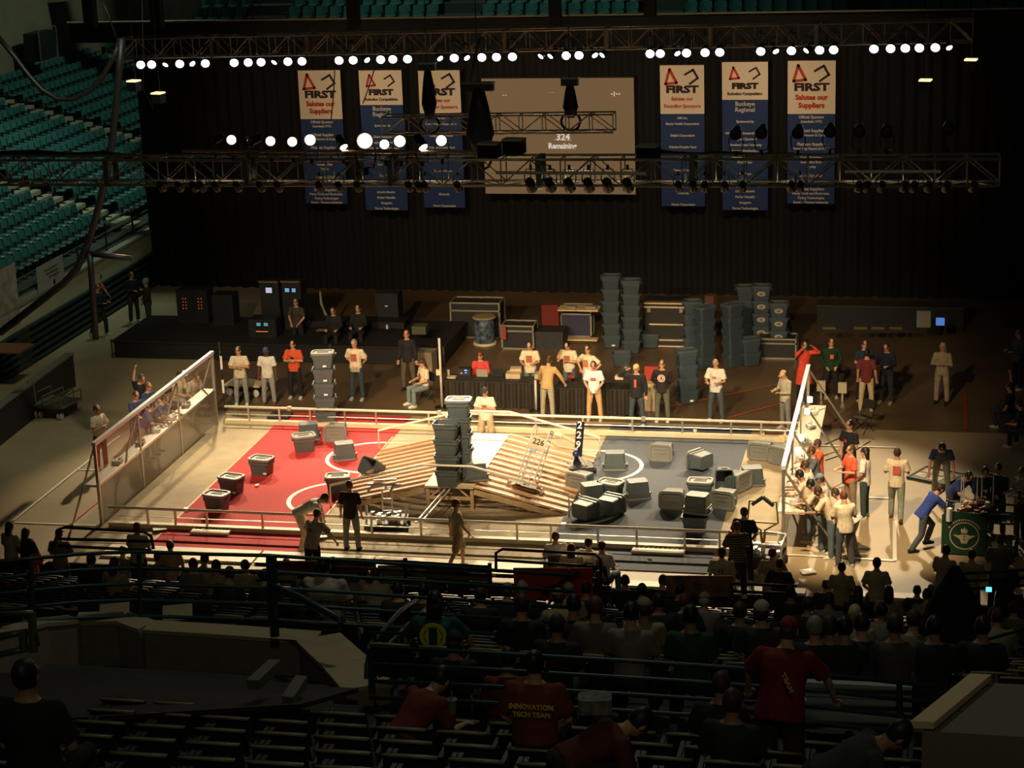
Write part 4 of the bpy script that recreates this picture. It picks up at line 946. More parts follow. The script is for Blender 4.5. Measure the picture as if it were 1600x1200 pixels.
# long pale strip (a furled banner) in the dark
p=yp(501,470,13.5); o=MB().tube([yp(500,455,13.5)-p,yp(502,475,13.5)-p,yp(505,482,13.5)-p,yp(510,494,13.5)-p],[.03,.05,.035,.05],6).build('furled_strip',mat('pale_strip',(.3,.32,.22),.6)); o.location=p; tag(o,'long pale greenish strip hanging in the dark above the back desk','strip')
# right back table with monitors
p=gp(1390,516); o=empty('back_table',(p.x,p.y,0),0,'long black draped table in front of the curtain on the right','table')
MB().box((0,.35,.76),(4.6,.75,.04)).build('tabletop',mat('dim_top',(.06,.05,.03),.7),o); MB().box((0,.35,.37),(4.55,.7,.74)).build('drape',sm_,o)
thing('lit_panel','screen','dull cream lit panel box standing on the right back table',1443,511,.78,(.42,.1,.5),mat('panel_cream',(.22,.18,.11),.6,emit=.1))
thing('small_monitor','screen','small blue glowing monitor on the right back table',1469,508,.78,(.26,.1,.22),mat('monitor_blue',(.08,.2,.6),.5,emit=.8))
for (px,l) in [(1296,'left end'),(1372,'middle'),(1400,'centre right'),(1345,'centre left')]:
    thing('mixer','electronics','low dim console on the right back table at the '+l,px,513,.78,(.4,.3,.08),mat('console_dim',(.12,.1,.06),.6))
# cart with white boxes next to the green jacket
for (px,py,l) in [(1283,625,'left'),(1316,628,'right')]:
    p=gp(px,py); o=empty('boxed_cart_leg',(p.x,p.y,0),0,'white square box on a short post, %s of the green jacket person'%l,'box'); MB().box((0,0,.42),(.24,.1,.3)).build('box',mat('cream_box',(.6,.5,.33),.6),o); MB().box((0,0,.15),(.05,.05,.28)).build('post',alu,o)
# tilted folding chair
o=chair((gp(1347,676).x,gp(1347,676).y,0),R(-40),'black folding chair with chrome frame standing empty behind the right station')
# ============================================================ ROBOTS
def bar(b,a,c,r=.018,seg=6): b.tube([a,c],r,seg)
def robot_base(name,loc,rzv,label,w_=.85,d=.7,h=.22,col=(.05,.045,.04)):
    o=empty(name,loc,rzv,label,'robot')
    MB().box((0,0,h/2+.05),(w_,d,h*.75),bev=.03).build('chassis',mat('robot_dark',col,.5,.3),o)
    for s in (-1,1):
        for y in (-.22,.22): MB().lathe([(.08,-.03),(.09,0),(.08,.03)],(s*(w_/2+.02),y,.09),14,ry(90)).build('wheel',blackm,o)
    return o
p=gp(606,826); o=robot_base('robot',(p.x,p.y,0),R(8),'robot with a tall aluminium ladder mast and T shaped arm before the near rail',.95,.75)
b=MB()
for x in (-.09,.14): bar(b,(x,0,.2),(x,.0,1.0),.022)
for z in (.45,.75,1.0): bar(b,(-.09,0,z),(.14,0,z))
b.build('mast',chrome,o)
b=MB(); bar(b,(-.42,0,1.12),(.38,0,1.1),.035); bar(b,(-.3,.1,1.18),(.25,.1,1.2),.025); bar(b,(-.28,0,1.12),(-.42,-.2,.98),.025); bar(b,(.22,0,1.12),(.12,-.2,.98),.025); bar(b,(0,0,1.0),(.02,0,1.12),.04)
b.build('arm',chrome,o)
b=MB()
for s in (-1,1): bar(b,(s*.45,-.35,.25),(s*.5,.1,.55),.03)
b.build('side_arm',chrome,o)
b=MB()
random.seed(3)
for i in range(14): b.box((random.uniform(-.38,.38),random.uniform(-.28,.28),.3),(random.uniform(.06,.16),random.uniform(.05,.12),random.uniform(.05,.14)),rz(random.uniform(0,90)))
b.build('machinery',alu,o)
b=MB()
for i in range(14): b.box((-.42+i*.065,-.36,.15),(.025,.02,.16))
b.build('front_grille',alu,o)
# lattice robot lying on the right ramp
RM=None
o=empty('robot',(1.72,-1.35,.34),0,'tall aluminium lattice robot numbered 226 standing tilted on the right ramp','robot')
o.rotation_euler=Euler((R(-24),R(12),R(-10)))
b=MB(); W_,H_,D_=.42,1.55,.32
for x in (-W_/2,W_/2):
    for y in (-D_/2,D_/2): bar(b,(x,y,.05),(x,y,H_),.02)
for z in (.1,.4,.7,1.0,1.3,1.55):
    for y in (-D_/2,D_/2): bar(b,(-W_/2,y,z),(W_/2,y,z),.015)
    for x in (-W_/2,W_/2): bar(b,(x,-D_/2,z),(x,D_/2,z),.015)
for x in (-.07,.07): bar(b,(x,-D_/2,.1),(x,-D_/2,1.0),.013)
b.build('lattice',chrome,o)
MB().box((0,0,1.5),(W_,D_,.03)).build('top_plate',board,o); MB().box((0,-.02,.12),(.66,.42,.05)).build('chassis',mat('robot_frame_tan',(.3,.22,.14),.4,.5),o); MB().box((0,-.35,.14),(.74,.03,.1)).build('bumper',whitep,o)
MB().box((0,-D_/2-.03,1.2),(.4,.015,.26)).build('number_plate',mat('plate_pale',(.75,.62,.42),.4),o)
text('226','robot_number',.2,blackm,o,Matrix.Translation((.03,-D_/2-.045,1.2))@FACE_Y,.002,.004)
text('271','robot_number',.11,blackm,o,Matrix.Translation((.1,-.372,.14))@FACE_Y,.002,.003)
MB().box((-.05,-.2,.98),(.16,.06,.08)).build('battery',mat('blue_pack',(.4,.55,.8),.4),o)
MB().ell((.32,-.25,.24),.04,.04,.04).build('signal_lamp',mat('red_lamp',(.8,.05,.02),.4),o)
for s in (-1,1): MB().lathe([(.11,-.03),(.12,0),(.11,.03)],(s*.43,0,.08),14,ry(90)).build('wheel',alu,o)
# fallen robot with the tall dark panel
p=gp(908,738); o=robot_base('robot',(p.x,p.y,.02),R(20),'dark blue robot with an upright numbered panel and pale gripper arms',.6,.6,.16,(.03,.025,.1))
MB().box((-.03,.05,.75),(.2,.06,1.15),ry(6)).build('upright_panel',mat('panel_navy',(.015,.015,.05),.35),o)
text('2\n2\n9','robot_number',.26,whitep,o,Matrix.Translation((-.03,-.0,.98))@Matrix.Rotation(R(6),4,'Y')@FACE_Y,.004,.006)
b=MB(); bar(b,(-.1,0,.6),(-.55,-.1,.75),.05); bar(b,(-.1,.1,.75),(-.45,.1,.95),.05); bar(b,(-.55,-.1,.75),(-.75,-.1,.88),.06); bar(b,(-.45,.1,.95),(-.65,.15,1.02),.06)
b.build('gripper_arm',board,o)
b=MB(); bar(b,(.1,-.05,.12),(-.1,-.05,.5),.03); bar(b,(.22,-.1,.12),(0,-.1,.42),.03); bar(b,(-.3,-.1,.15),(-.12,0,.5),.02); b.build('brace',chrome,o)
MB().ell((-.14,-.1,.52),.09,.09,.09).build('motor',mat('motor_blue',(.02,.03,.12),.4),o)
# near right robot
p=gp(1192,882); o=robot_base('robot',(p.x,p.y,0),R(-4),'silver robot with a raised square bar frame and two dark pads',.95,.8,.3,(.3,.28,.24))
b=MB()
for s in (-1,1):
    bar(b,(0,0,.35),(s*.05,0,.8),.03); bar(b,(s*.02,0,.8),(s*.32,0,1.0),.02); bar(b,(s*.34,0,1.0),(s*.3,0,1.5),.018); bar(b,(s*.3,0,1.5),(s*.16,0,1.48),.018)
bar(b,(-.34,0,1.0),(.34,0,1.0),.022); b.build('arm_frame',mat('arm_bronze',(.25,.17,.07),.4,.6),o)
for s in (-1,1): MB().box((s*.12,0,1.5),(.3,.08,.07),ry(38*s)).build('grip_pad',darkm,o)
b=MB()
for i in range(22): b.box((random.uniform(-.42,.42),random.uniform(-.35,.35),.36+random.uniform(0,.12)),(random.uniform(.05,.16),random.uniform(.05,.12),random.uniform(.05,.16)),rz(random.uniform(0,90)))
b.build('machinery',alu,o)
b=MB()
for s in (-1,1):
    for y in (-.38,.38): bar(b,(s*.46,y,.05),(s*.46,y,.62),.025)
for y in (-.38,.38): bar(b,(-.46,y,.62),(.46,y,.62),.025)
for s in (-1,1): bar(b,(s*.46,-.38,.62),(s*.46,.38,.62),.025)
b.build('body_frame',chrome,o)
text('0','robot_number',.14,whitep,o,Matrix.Translation((.28,-.45,.4))@FACE_Y,.003,.006)
# pit cart with green emblem cloth
p=gp(1520,868); cx_,cy_=p.x,p.y
o=empty('pit_cart',(cx_,cy_,0),R(-3),'pit cart frame on the right with a dark green emblem cloth hanging in front','cart'); dk=mat('cart_dark_tube',(.03,.03,.03),.4,.5)
b=MB()
for x in (-.62,.25,.95):
    for y in (-.0,.7): bar(b,(x,y,.08),(x,y,1.05 if x<.9 else 1.35),.03)
for z in (.25,.8,1.0):
    for y in (0,.7): bar(b,(-.62,y,z),(.95,y,z),.025)
    for x in (-.62,.95): bar(b,(x,0,z),(x,.7,z),.025)
b.build('frame',dk,o); MB().box((.1,.35,.8),(1.5,.68,.03)).build('upper_shelf',mat('shelf_grey',(.2,.18,.14),.5),o); MB().box((.1,.35,.27),(1.5,.68,.03)).build('lower_shelf',mat('shelf_grey',(.2,.18,.14),.5),o)
for x in (-.55,.9):
    for y in (.05,.65): MB().lathe([(.07,-.02),(.08,0),(.07,.02)],(x,y,.08),12,ry(90)).build('wheel',blackm,o)
gr=mat('emblem_cloth_green',(.008,.055,.028),.7,noise=.1); bann=empty('emblem_cloth',(cx_-.2,cy_-.05,0),R(-3),'dark green cloth with a pale ring and torch emblem on the pit cart','cloth')
MB().prism([(-.5,0,.04),(.48,0,.04),(.48,0,.9),(.3,0,1.02),(-.3,0,1.05),(-.5,0,.95)],(0,.02,0)).build('cloth',gr,bann)
pal=mat('emblem_cream',(.6,.55,.38),.6)
V_=[];n=40
for i in range(n+1):
    a=2*math.pi*i/n
    for r_ in (.30,.325): V_.append((r_*math.cos(a),-.008,.48+r_*math.sin(a)))
MB().add(V_,[(2*i,2*i+1,2*i+3,2*i+2) for i in range(n)]).build('ring',pal,bann)
def fl(pts,nm,m_,y=-.012): return MB().prism([(x,y,z) for x,z in pts],(0,.006,0)).build(nm,m_,bann)
fl([(-.25,.5),(-.12,.49),(-.07,.51),(.07,.51),(.12,.49),(.25,.5),(.1,.4),(.06,.3),(-.06,.3),(-.1,.4)],'emblem_wings',pal)
fl([(-.06,.54),(.05,.54),(.075,.6),(.04,.66),(.03,.62),(.0,.7),(-.03,.63),(-.07,.66),(-.08,.6)],'emblem_flame',pal)
for z in (.47,.4): fl([(.02*math.cos(a),z+.02*math.sin(a)) for a in [k*.785 for k in range(8)]][::-1],'emblem_dot',mat('dot_red',(.2,.03,.02),.6),-.016)
for i in range(18):
    a=R(150-i*7.06)
    MB().box((0,0,0),(.025,.004,.04)).build('emblem_letter',pal,bann).matrix_local=Matrix.Translation((.38*math.cos(a),-.008,.48+.38*math.sin(a)))@Matrix.Rotation(-(a-math.pi/2),4,'Y')
rb=robot_base('robot',(cx_+.05,cy_+.35,.82),R(-3),'low robot full of copper coloured parts sitting on the pit cart',.95,.62,.15,(.08,.04,.02))
b=MB()
for i in range(16): b.box((random.uniform(-.42,.35),random.uniform(-.28,.28),.2+random.uniform(0,.08)),(random.uniform(.06,.16),random.uniform(.05,.12),random.uniform(.05,.12)),rz(random.uniform(0,90)))
b.build('machinery',mat('copper_parts',(.3,.1,.03),.4,.4),rb)
b=MB()
for i in range(8): b.box((random.uniform(-.42,.4),random.uniform(-.28,.28),.28),(.07,.05,.04),rz(random.uniform(0,90)))
b.build('bright_parts',chrome,rb)
b=MB()
for x in (-.35,-.3,.0,.1,.35): bar(b,(x,.25,.2),(x,.27,.85),.014)
b.build('upright_rods',chrome,rb)
thing('white_cone_bottle','bottle','white bottle at the left end of the pit cart',1483,814,.82,(.13,.13,.3),whitep,bev=.05)
thing('white_jug','jug','pale jug standing on the right part of the pit cart',1543,808,.82,(.15,.15,.36),mat('jug_cream',(.5,.45,.33),.5),bev=.05)
thing('white_carton','box','cream box on the shelf at the right end of the pit cart',1557,862,.3,(.22,.2,.2),board)
# framed board on the floor
p=gp(1462,746); o=empty('framed_board',(p.x,p.y,.0),R(-28),'flat framed display board with pale photos lying on the floor','board')
MB().box((0,0,.03),(1.05,.95,.04)).build('board',mat('board_olive',(.1,.1,.07),.6),o)
b=MB()
for s in (-1,1): b.box((s*.52,0,.04),(.05,1.0,.06)); b.box((0,s*.47,.04),(1.05,.05,.06))
b.build('frame',mat('frame_dark_teal',(.02,.04,.035),.5),o)
for (x,y,w_,h_) in [(-.3,.22,.3,.25),(-.3,-.15,.28,.3),(.05,.2,.25,.3),(.1,-.2,.35,.3),(.38,.2,.15,.3)]: MB().box((x,y,.055),(w_,h_,.008)).build('photo',mat('photo_pale',(.45,.4,.28),.5,noise=.5,scale=12),o)
thing('equipment_box','case','dark case under the seated person at the right edge',1578,672,0,(.6,.5,.5),darkm)
# cables and stands behind right station
for i,(a,c) in enumerate([((1285,697),(1350,660)),((1290,720),(1360,690))]):
    A=gp(*a);C_=gp(*c); tag(MB().tube([A+Vector((0,0,.015)),(A+C_)/2+Vector((.2,.1,.015)),C_+Vector((0,0,.015))],.012,6).build('floor_cable',blackm),'thin black cable on the floor behind the right station, %s'%['upper','lower'][i],'cable')
A=gp(1268,577,0)
# ============================================================ BANNERS AND SCREEN
bw=mat('banner_white',(.85,.72,.58),.8); bb=mat('banner_blue',(.015,.045,.16),.8); bt=mat('banner_white_text',(.6,.55,.5),.8); br=mat('banner_red',(.55,.05,.02),.8); bk_=mat('banner_dark',(.03,.015,.02),.8)
YB=19.55
def outline(pts,wd,y,z0,x0,m_,par,nm,gap=False,sc=1):
    b=MB(); n=len(pts)
    for i in range(n-(1 if gap else 0)):
        a=Vector((x0+pts[i][0]*sc,y,z0+pts[i][1]*sc)); c=Vector((x0+pts[(i+1)%n][0]*sc,y,z0+pts[(i+1)%n][1]*sc)); d_=(c-a); L=d_.length; ang=math.atan2(d_.z,d_.x)
        b.box((a+c)/2,(L+wd*.8,.01,wd),Matrix.Rotation(-ang,3,'Y'))
    b.build(nm,m_,par)
BAN=[((465,110),(531,110),186,318,['Salutes our','Suppliers'],1,['Official Sponsor','Autodesk / PTC','','Official Supplier','Custom Sensors & Controls','','Platinum Supplier','Motor City Plastics & Metals','','Gold Supplier','Innovation First','Skyway','','Silver Supplier','Texas Precision Connectors','','Bronze Suppliers','Penny Tools and Electronics','Timing Technologies','Bosch - Thomas Industries'],'leftmost of the six hanging banners, Salutes our Suppliers, half hidden by the lamp glow'),
((560,110),(627,110),164,328,['Robotics Competition'],0,['Buckeye','Regional','','Sponsored by','','NASA Glenn Research Center','Regional Sponsors','Cleveland State University','Internal Combustion','Regional Combustion','Ford Motor','','A. J. Fund','Kent Displays','','Lincoln Electric','Parker Hannifin','Swagelok','Xerox Technologies'],'second of the six hanging banners, with Buckeye Regional on blue'),
((653,110),(718,110),178,324,['Salutes our','Founding Sponsors'],2,['ABB Inc.','Baxter Health Corporation','','Delphi Corporation','','DaimlerChrysler Fund','','Ford','','General Motors','','Johnson & Johnson','','Motorola','','Xerox Corporation'],'third of the six hanging banners, partly behind a hanging hoist'),
((1031,102),(1100,102),178,322,['Salutes our','Founding Sponsors'],2,['ABB Inc.','Baxter Health Corporation','','Delphi Corporation','','DaimlerChrysler Fund','','Ford','','General Motors','','Johnson & Johnson','','Motorola','','Xerox Corporation'],'fourth of the six hanging banners, first one right of the screen'),
((1128,97),(1200,97),156,328,['Robotics Competition'],0,['Buckeye','Regional','','Sponsored by','','NASA Glenn Research Center','Regional Sponsors','Cleveland State University','Internal Combustion','Regional Combustion','Ford Motor','','A. J. Fund','Kent Displays','','Lincoln Electric','Parker Hannifin','Swagelok','Xerox Technologies'],'fifth of the six hanging banners, second one right of the screen'),
((1231,95),(1306,95),178,318,['Salutes our','Suppliers'],1,['Official Sponsor','Autodesk / PTC','','Official Supplier','Custom Sensors & Controls','','Platinum Supplier','Motor City Plastics & Metals','','Gold Supplier','Innovation First','Skyway','','Silver Supplier','Texas Precision Connectors','','Bronze Suppliers','Penny Tools and Electronics','Timing Technologies','Bosch - Thomas Industries'],'rightmost of the six hanging banners, Salutes our Suppliers')]
for (tl,trr,ym,yb,red,st,lines,lab) in BAN:
    a=yp(*tl,YB);c=yp(*trr,YB); zm=yp(tl[0],ym,YB).z; zb=yp(tl[0]+16,yb,YB).z; W_=(c.x-a.x); x=(a.x+c.x)/2
    o=empty('hanging_banner',(x,YB,a.z),0,lab,'banner')
    H1=a.z-zm;H2=zm-zb
    MB().box((0,0,-H1/2),(W_,.02,H1)).build('upper_cloth',bw,o); MB().box((0,0,-H1-H2/2),(W_,.02,H2)).build('lower_cloth',bb,o)
    MB().tube([(-W_/2-.05,0,.02),(W_/2+.05,0,.02)],.025,6).build('top_rod',blackm,o)
    s=W_; zt=-H1*.24 if st else -H1*.30; k=1.32 if st else 1.02
    outline([(-.17,-.12),(0.02,-.12+.02),(-.1,.13)],.045*s*k,-.02,zt,-.15*s,br,o,'logo_triangle',sc=s*k)
    outline([(-.1,.04),(.04,.12),(.12,-.02),(-.02,-.12)],.036*s*k,-.02,zt,.2*s,bk_,o,'logo_square',True,sc=s*k)
    text('FIRST','banner_heading',(.22 if st else .17)*s,bk_,o,Matrix.Translation((0,-.02,-H1*(.5 if st else .64)))@FACE_Y,.003,.018,sx=1.4)
    for i,t in enumerate(red): text(t,'banner_subheading',(.15*s if st==1 else .115*s if st==2 else .085*s),br if st else bk_,o,Matrix.Translation((0,-.02,-H1*(.69+.15*i if st else .84)))@FACE_Y,.003,.012 if st==1 else .006,sx=1.0 if st!=2 else .95)
    n=len(lines); z=-H1-.12*s
    for i,t in enumerate(lines):
        big=(st==1 and t.split(' ')[-1] in('Sponsor','Supplier','Suppliers')) or (st==0 and i<2)
        sz=(.13 if st==0 and i<2 else .085 if big else .07)*s
        if t: text(t,'banner_line',sz,bt,o,Matrix.Translation((0,-.02,-H1-H2*(i+.7)/n))@FACE_Y,.003,.005,sx=.98)
a=yp(752,122,YB);c=yp(990,122,YB);zb=yp(880,303,YB).z
o=empty('projection_screen',((a.x+c.x)/2,YB,0),0,'large tan projection screen hanging between the banners','screen'); W_=c.x-a.x;zt=a.z
MB().box((0,0,(zt+zb)/2),(W_,.04,zt-zb)).build('screen_cloth',mat('screen_glow',(.05,.036,.022),.8,emit=1,ecol=(.13,.078,.036)),o)
MB().tube([(-W_/2,0,zt),(W_/2,0,zt)],.03,6).build('top_rod',blackm,o)
sw=mat('screen_text_glow',(.75,.7,.66),.5,emit=.5); sw2=mat('screen_text_dim',(.5,.42,.36),.5,emit=.5)
def st_(t,px,py,sz,m_=sw,off=.01,sx=1): 
    q=yp(px,py,YB); text(t,'screen_text',sz,m_,o,Matrix.Translation((q.x-o.location.x,-.04,q.z))@FACE_Y,.003,off,sx=sx)
st_('324',880,214,.32); st_('Remaining',879,228,.26,sx=.9); st_('. . . . . . . . . .',880,217,.12,sw2); st_('- - - -',862,144,.1,sw2,.002); st_('- | - -',962,146,.15); st_('- -',789,148,.15,sw2); st_('- - - - - - -    - - - - - - -',870,178,.17,sw,.004)
st_('1 . 2   3 : 4 . 5',905,265,.16,sw2); st_('- - - - - -   - - - - - -',850,295,.14,sw2,.003)
# ============================================================ TRUSSES
def truss(name,a,c,s,label,bay=.6,r=.028):
    a=Vector(a);c=Vector(c); o=empty(name,a,0,label,'truss'); d=c-a; L=d.length; d.normalize(); n=d.cross(Vector((0,0,1))).normalized()
    pts=lambda t,i,j: d*t+n*(s/2*i)+Vector((0,0,s/2*j))
    for i in (-1,1):
        for j in (-1,1): MB().tube([pts(0,i,j),pts(L,i,j)],r,8).build('chord',trussm,o,True)
    k=int(L/bay); e=MB()
    for q in range(k+1):
        t=L*q/k
        e.tube([pts(t,-1,-1),pts(t,-1,1)],.014,5); e.tube([pts(t,1,-1),pts(t,1,1)],.014,5); e.tube([pts(t,-1,1),pts(t,1,1)],.014,5)
        if q<k:
            t2=L*(q+1)/k; f=1 if q%2 else -1
            e.tube([pts(t,-1,f),pts(t2,-1,-f)],.014,5); e.tube([pts(t,1,f),pts(t2,1,-f)],.014,5); e.tube([pts(t,-f,-1),pts(t2,f,-1)],.014,5)
    e.build('lacing',trussm,o)
    for q in range(1,int(L/3.05)):
        t=q*3.05; g=MB()
        g.box(pts(t,0,1)*1.0,(.1,s,.08)); g.box(pts(t,0,-1),(.1,s,.08))
        for i in (-1,1): g.box(pts(t,i,0),(.1,.06,s))
        g.build('joint_plate',mat('joint_plate',(.25,.23,.2),.5,.6),o)
    return o
YT=12
zT=lambda x,y,Y:yp(x,y,Y).z
TA=yp(190,75,YT);TB=yp(1520,48,YT)
truss('lighting_truss',(TA.x,YT,TA.z),(TB.x,YT,TB.z),.6,'long rear lighting truss along the top with a row of bright lamps')
YM=-8
MA=yp(-40,267,YM);MB_=yp(1562,266,YM)
truss('lighting_truss',(MA.x-3,YM,MA.z),(MB_.x,YM,MB_.z),.52,'long front lighting truss crossing the picture below the banners')
a=yp(600,195,-3);c=yp(960,191,-3)
truss('lighting_truss',(a.x,-3,a.z),(c.x,-3,c.z),.4,'short bright truss in front of the projection screen',.5,.02)
a=yp(1180,262,-5);c=yp(1420,262,-5)
# pipes carrying lamps over the front truss
a=yp(285,236,-8.6);c=yp(745,237,-8.6)
tag(MB().tube([a,c],.03,8).build('lamp_pipe',mat('pipe_bright',(.5,.38,.22),.35,.7)),'straight pale pipe carrying the glaring lamps above the front truss','pipe')
a=yp(775,270,-8.3);c=yp(1010,271,-8.3)
tag(MB().tube([a,c],.035,8).build('lamp_pipe',mat('pipe_white',(.85,.8,.7),.3,.2)),'bright pipe along the front truss below the screen','pipe')
a=yp(1320,268,-8.3);c=yp(1470,268,-8.3)
tag(MB().tube([a,c],.03,8).build('lamp_pipe',mat('pipe_white',(.85,.8,.7),.3,.2)),'bright pipe on the right part of the front truss','pipe')
# ------------------------------------------------------------ lamps
lens_on=mat('lamp_lens_white',(1,.93,1),.3,emit=9); lens_warm=mat('lamp_lens_warm',(1,.85,.6),.3,emit=14); lens_off=mat('lamp_lens_dark',(.2,.14,.1),.05,.6)
canm=mat('lamp_can_black',(.02,.02,.02),.35,.4); chrcan=mat('lamp_rim',(.6,.45,.25),.2,.9)
def lampmesh(k=1.0):
    c=MB(); c.lathe([(.05,.28),(.09,.24),(.105,.1),(.11,-.02),(.12,-.1),(.108,-.1),(.1,-.0)],(0,0,0),16); can=c.mesh('can',True)
    l=MB(); l.ell((0,0,-.065),.098,.098,.035,None,16,5); lens=l.mesh('lens',True)
    y=MB(); y.tube([(.13,0,.08),(.14,0,.2),(.1,.0,.36),(-.1,0,.36),(-.14,0,.2),(-.13,0,.08)],.012,6); y.box((0,0,.4),(.05,.05,.1)); yo=y.mesh('yoke'); return can,lens,yo
CAN,LENS,YOKE=lampmesh()
def lamp(p,aim,label,group,lensm,k=1.0,flip=False,hang=None):
    o=empty('stage_lamp',p,0,label,'stage lamp',group)
    q=(Vector(aim)-Vector(p)).to_track_quat('-Z','Y').to_matrix().to_4x4()
    c=link('can',CAN,canm,o); c.matrix_local=q@Matrix.Scale(k,4); link('lens',LENS,lensm,c)
    if hang is not None and abs(hang-p.z)>.3: MB().box((0,0,(hang-p.z)/2+(.2*k if hang>p.z else -.2*k)),(.04,.04,abs(hang-p.z)-.3*k)).build('hanger',canm,o)
    c=link('yoke',YOKE,canm,o); c.matrix_local=(Matrix.Rotation(math.pi,4,'X') if flip else Matrix.Identity(4))@Matrix.Scale(k,4)
    return o
rear=[220,237,260,281,299,321,366,388,408,430,450,472,530,552,572,595,614,637,686,710,728,753,776,801,847,862,885,905,928,943,1016,1032,1057,1073,1102,1125,1189,1211,1237,1262,1281,1303,1366,1392,1415,1437,1462,1482]
small={260,299,430,572,686,728,847,943,1057,1211,1262,1482,862,928}
for i,x in enumerate(rear):
    y=99.5-(x-220)*27.5/1260; p=yp(x,y,YT-.3)
    k=1.05 if x in small else 1.45
    # lamps of this row point down across the field towards the near side; the small looking ones are turned aside
    aim=(p.x*.55+ (3.0 if x not in small else random.choice((-9,12))),-14 if x not in small else -3,2 if x not in small else -2)
    lamp(p,aim,'glowing white stage lamp hanging in the row under the rear truss','lamps under the rear truss',lens_on,k*.9,hang=TA.z+(TB.z-TA.z)*(p.x-TA.x)/(TB.x-TA.x)-.25)
fr=[(335,218,0,.9),(362,218,1,1.0),(393,220,0,1.0),(423,220,1,1.0),(457,221,1,1.0),(485,218,1,1.15),(535,226,2,.9),(570,220,3,1.6),(601,225,1,1.0),(625,220,1,1.2),(659,226,2,1.0),(690,219,1,1.1)]
nm=['first','second','third','fourth','fifth','sixth','seventh','eighth','ninth','tenth','eleventh','twelfth']
for i,(x,y,on_,k) in enumerate(fr):
    p=yp(x,y,-8.6); aim={0:(p.x-6,-20,8),1:(p.x*.3+7,-40,12.5),2:(p.x+7,-16,2),3:(CAMX,CAMY,CAMZ-.5)}[on_]
    lamp(p,aim,['unlit dark lamp','glaring warm stage lamp','half turned warm stage lamp','largest glaring lamp of the front pipe'][on_]+' %s from the left above the front truss'%nm[i],'lamps above the front truss',lens_off if on_==0 else lens_warm,k*.95,True)
for i,(x,y) in enumerate([(1150,208),(1190,206),(1247,206),(1297,204),(1343,204),(1386,204),(1482,200)]):
    p=yp(x,y,-8); lamp(p,(p.x,-30,7),'unlit dark round lamp above the right part of the front truss, %s from the left'%nm[i],'unlit lamps above the front truss',lens_off,1.0,True)
for i,x in enumerate([830,860,890,920,950,981]):
    p=yp(x,291,-8.2); lamp(p,(p.x,4,0),'black unlit lamp under the front truss before the screen, %s from the left'%nm[i],'lamps hanging before the screen',lens_warm,.95)
lowx=[253,281,304,316,338,372,408,436,500,531,560,640,655,665,716,1060,1083,1101,1132,1160,1236,1250,1341,1354,1377,1412,1427,1450,1478,1520]
for i,x in enumerate(lowx):
    p=yp(x,293,-8.2); lamp(p,(p.x*.8,3,0),'small dark lamp with a glinting lower rim under the front truss, away from the screen','lamps hanging along the front truss',lens_warm,.7)
# hoists, cable bundles and followspots
def hoist(px,py0,py1,Y,w_,label,topw=None):
    a=yp(px,py0,Y);c=yp(px,py1,Y); o=empty('chain_hoist',c,0,label,'hoist'); h_=a.z-c.z
    MB().tube([(0,0,h_*.4),(0,0,h_+6)],.012,5).build('chain',blackm,o)
    MB().loft([((0,0,h_*.95),(w_*.3,0,0),(0,w_*.3,0)),((0,0,h_*.7),(w_*.55,0,0),(0,w_*.4,0)),((.0,0,h_*.35),(w_*.8,0,0),(0,w_*.5,0)),((0,0,h_*.1),(w_*.4,0,0),(0,w_*.3,0))]).build('cable_bag',blackm,o,True)
    MB().box((0,0,h_*.95),(w_*1.7,.2,.14)).build('motor',mat('motor_grey',(.08,.08,.07),.5,.4),o)
    MB().box((0,0,h_*.95+.09),(w_*1.8,.22,.03)).build('top_plate',mat('plate_bright',(.5,.48,.38),.4,.3),o)
    V_=[(.22*math.cos(q*.5),0,-.0+.2*math.sin(q*.5)) for q in range(12)]; MB().tube(V_,.03,6,True).build('cable_coil',blackm,o)
hoist(892,125,190,-3,.22,'chain hoist with black cable bag hanging before the screen')
hoist(672,100,195,-3,.22,'chain hoist hanging in front of the third banner')
hoist(752,130,250,-6,.38,'thick black hoist and cable bundle left of the screen')
for (px,py,Y,l) in [(209,128,6,'small pale lamp at the upper left end of the rear truss'),(247,147,6,'row of tiny orange lamps left of the banners'),(1517,95,6,'small pale lamp at the upper right corner of the rig'),(1446,127,6,'pair of dim small lamps on the right of the rig'),(1013,230,-8,'flat topped black box on the front truss right of the screen'),(803,220,-8,'black moving lamp on the front truss before the screen'),(765,226,-8,'bright topped black box left of the moving lamp')]:
    p=yp(px,py,Y); o=empty('rig_fixture',p,R(-10),l,'lamp'); big=Y<0
    if not big: MB().tube([(0,.1,-.1),(0,.1,5)],.01,5).build('hanger',blackm,o)
    MB().box((0,0,-.12),(.4 if big else .3,.3,.26)).build('housing',canm,o); MB().box((0,0,.03),(.42 if big else .3,.3,.04)).build('top_face',mat('fixture_top',(.75,.68,.5),.4,.2) if big else mat('fixture_glow',(1,.75,.4),.4,emit=1.3),o)
